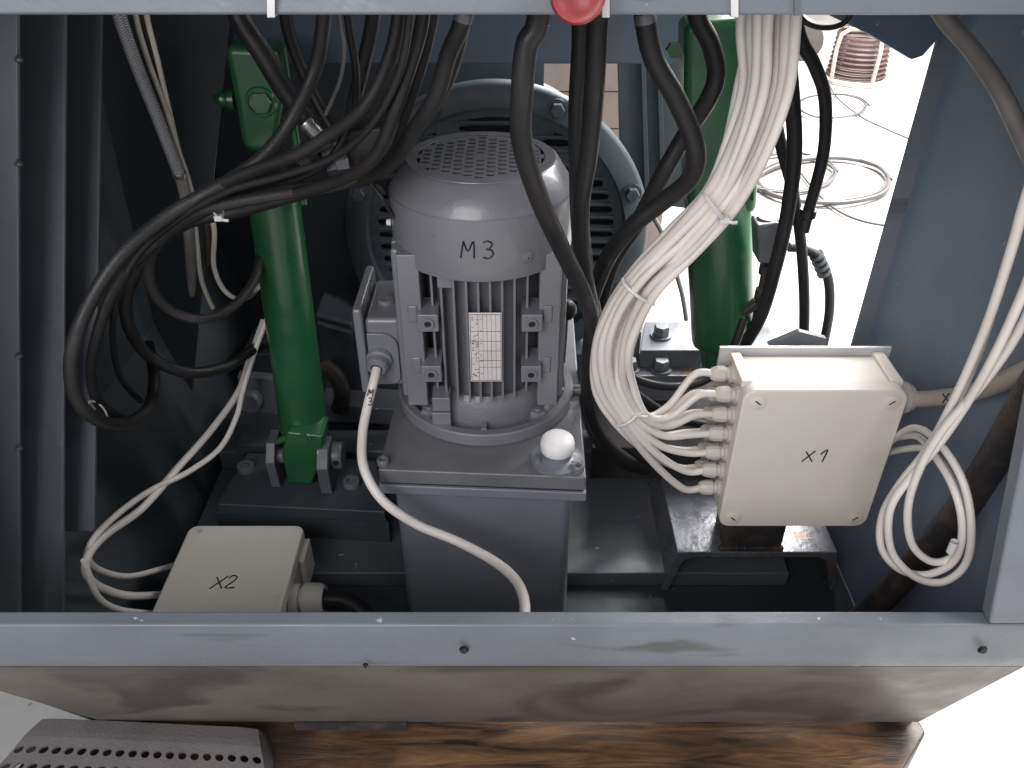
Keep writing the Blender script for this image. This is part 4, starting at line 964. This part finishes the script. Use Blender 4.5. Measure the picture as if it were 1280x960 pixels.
# red knob on the top beam
c = AY(721, -8, .447)
kn = build('knob', G().lathe([(0, -0.002), (0.0118, -0.002), (0.0138, 0.0015), (0.0138, 0.008), (0.0125, 0.0105), (0.010, 0.0105), (0.0085, 0.008), (0, 0.007)], c, (0, -1, 0.1), 40), 'red', cab, ang=60)
build('stem', G().cyl(c + Vector((0, -0.002, 0)), c + Vector((0, 0.012, 0)), 0.006, 0.006, 16), 'steel_dull', kn)

# ================================================================== RIGHT SIDE CABLES
t, P, r = cable('supply_cable', 'thick beige cable marked X leaving the right side of box X1', 'cable', [(LG + Vector((0.012, 0, 0)),), (LG + Vector((0.028, -0.004, 0.001)),), (1200, 494, .585), (1240, 482, .545), (1285, 462, .505), (1340, 430, .47)], 21, 'cable_old', r=0.0078, parts=True, n=18)
g = G(); q = AY(1178, 504, .575); write(g, 'X', q, Vector((1, 0, 0)), Vector((0, sP, cP)), 0.009, 0.0006, 1); build('handwriting', g, 'ink', t)
cable('control_cable', 'white cable from upper right crossing to the coil beside box X1', 'cable', [(1345, 80, .44), (1290, 225, .455), (1262, 320, .465), (1232, 410, .475), (1195, 495, .485), (1160, 560, .49), (1125, 605, .495), (1103, 645, .495), (1102, 685, .49), (1125, 712, .485), (1160, 718, .48), (1193, 700, .475), (1203, 660, .475), (1192, 610, .49), (1165, 565, .53), (1145, 545, .575), (SG[0],)], 10.5, 'cable')
cable('control_cable', 'white cable at right edge forming the outer turn of the coil', 'cable', [(1350, 170, .43), (1300, 310, .44), (1275, 375, .45), (1240, 450, .46), (1205, 510, .475), (1170, 560, .485), (1135, 600, .49), (1112, 640, .485), (1115, 690, .48), (1145, 722, .475), (1180, 727, .47), (1208, 703, .468), (1214, 655, .47), (1203, 600, .485), (1172, 552, .52), (1140, 535, .575), (SG[1],)], 10.5, 'cable')
cable('control_cable', 'white cable at right edge forming the inner turn of the coil', 'cable', [(1350, 215, .445), (1305, 345, .45), (1270, 420, .46), (1228, 480, .47), (1180, 535, .48), (1150, 585, .485), (1135, 635, .485), (1140, 680, .482), (1165, 702, .48), (1192, 695, .48), (1205, 665, .478), (1200, 620, .49), (1178, 580, .53), (1150, 560, .575), (SG[2],)], 10.5, 'cable')
cable('control_cable', 'white cable dropping straight behind the coil at right', 'cable', [(1320, 120, .455), (1285, 250, .47), (1255, 345, .48), (1225, 440, .495), (1190, 515, .51), (1168, 548, .52)], 9.5, 'cable')
tp = AY(1188, 690, .470)
tag(build('tape_band', G().lathe([(0.0033, 0), (0.0033, 0.012)], tp, AY(1194, 676, .470) - tp, 14), 'tie'), 'small white tape marker on the coiled cables at lower right', 'tape')
cable('conduit', 'thick grey conduit bending down at the upper right wall', 'conduit', [(1150, -30, .66), (1180, 22, .66), (1215, 62, .64), (1248, 110, .61), (1275, 165, .585), (1310, 240, .55)], 23, 'cable_dark')

# white cables into X2
cable('control_cable', 'white cable looping at lower left into the rear gland of box X2', 'cable', [(335, 395, .84), (318, 440, .82), (303, 490, .79), (296, 520, .77), (275, 560, .74), (235, 590, .70), (190, 612, .655), (150, 640, .60), (118, 672, .565), (110, 698, .555), (128, 714, .57), (165, 720, .61), (G2[0],)], 7.5, 'cable')
cable('control_cable', 'thicker white cable looping at lower left into the second gland of X2', 'cable', [(330, 400, .86), (312, 450, .83), (298, 490, .80), (262, 540, .75), (222, 585, .70), (178, 635, .63), (130, 670, .575), (108, 700, .545), (113, 725, .54), (140, 740, .56), (168, 745, .58), (G2[1],)], 9.5, 'cable')
cable('control_cable', 'dark marked white cable entering the front gland of box X2 at sill', 'cable', [(105, 700, .53), (122, 745, .53), (150, 762, .55), (G2[2],)], 8, 'cable')

# ================================================================== BACKGROUND ON THE FLOOR
def ringcoil(label, px, py, rx, ry, n, w_, m, z=-0.852, jit=4, name='cable_coil'):
    pts = []
    for k in range(n * 10 + 1):
        a = 2 * PI * k / 10; f = 1 + random.uniform(-.05, .05) + 0.03 * (k // 10)
        pts.append(AZ(px + math.cos(a) * rx * f + random.uniform(-jit, jit) * .3, py + math.sin(a) * ry * f, z + 0.006 * (k / (n * 10)) + random.uniform(0, .004)))
    r_ = w_ / 2 * abs(ray(px, py)[1] and (pts[0] - Vector((0, 0, CZ))).length) / FPX
    return tag(build(name, G().tube(pts, r_, 8, 4), m), label, 'cable coil')
ringcoil('grey cable coil lying on the bright floor beyond the right hoses', 1030, 225, 82, 28, 2, 5, 'coil_grey')
ringcoil('thin pale cable coil on floor nearest the right cylinder', 985, 215, 55, 24, 3, 3, 'coil_grey')
ringcoil('thin wire ring on the bright floor below the spool', 1040, 132, 42, 15, 2, 2, 'coil_grey')
cable('floor_wire', 'thin cable lying across the bright floor towards the right wall', 'wire', [tuple([AZ(1030, 90, -0.852)]), tuple([AZ(1045, 120, -0.852)]), tuple([AZ(1075, 145, -0.852)]), tuple([AZ(1105, 160, -0.852)]), tuple([AZ(1140, 175, -0.852)])], 3, 'coil_grey', r=0.003)
cable('floor_wire', 'thin cable curving over the bright floor right of the valve', 'wire', [tuple([AZ(1000, 215, -0.852)]), tuple([AZ(1030, 250, -0.852)]), tuple([AZ(1065, 272, -0.852)]), tuple([AZ(1110, 282, -0.852)]), tuple([AZ(1135, 278, -0.852)])], 3, 'coil_grey', r=0.0035)
sp = thing('wire_spool', 'spool wound with brown wire standing on the bright floor', 'spool', AZ(1068, 100, -0.858))
sb = AZ(1068, 98, -0.858); R = 34 * (sb - Vector((0, 0, CZ))).length / FPX
build('flange', G().lathe([(0, 0), (R * 1.15, 0), (R * 1.15, 0.012), (R * 0.3, 0.013), (0, 0.013)], sb, UP, 40), 'cable_old', sp)
g = G()
for k in range(9):
    g.lathe([(R * 0.8, 0.014 + k * .017), (R * (0.92 - 0.012 * k), 0.022 + k * .017), (R * 0.8, 0.030 + k * .017)], sb, UP, 40)
build('winding', g, 'copper', sp)
g = G()
for a in (0.4, 2.0, 3.6, 4.9):
    u = Vector((math.cos(a), math.sin(a), 0)) * R
    g.tube([sb + u * 1.0 + Vector((0, 0, 0.01)), sb + u * .98 + Vector((0, 0, 0.17)), sb + Vector((0, 0, 0.175))], 0.008, 8, 3)
build('strut', g, 'cable_old', sp)
rd = thing('red_machine', 'faded red device with round hub in background at top right', 'equipment', AZ(1015, 60, -0.858))
build('body', G().prism([AY(1002, 75, 1.9), AY(1022, 68, 1.9), AY(1028, 30, 1.9), AY(1000, 22, 1.9)], (0, 0.15, 0)), 'pinkred', rd, bevel=0.02)
build('hub', G().cyl(AY(1005, 52, 1.88), AY(1005, 52, 1.95), 0.04, 0.04, 24), 'cable_dark', rd)
cable('floor_wire', 'dark hose curling just below the top beam at right', 'wire', [(985, -20, .70), (1000, 20, .70), (1020, 33, .70), (1045, 33, .70), (1062, 20, .70), (1070, -20, .70)], 7, 'rubber')
wc = thing('pale_crate', 'pale wooden crate glimpsed above the large motor in background', 'crate', V(0.12, 1.75, -0.858))
for k in range(4):
    build('board', G().box(V(-0.02, 1.70, -0.62 + 0.075 * k), V(0.34, 1.74, -0.62 + 0.075 * k + 0.0735)), 'wood_pale', wc, bevel=0.003)
build('crate_side', G().box(V(-0.02, 1.742, -0.859), V(0.34, 2.0, -0.33)), 'wood_pale', wc)
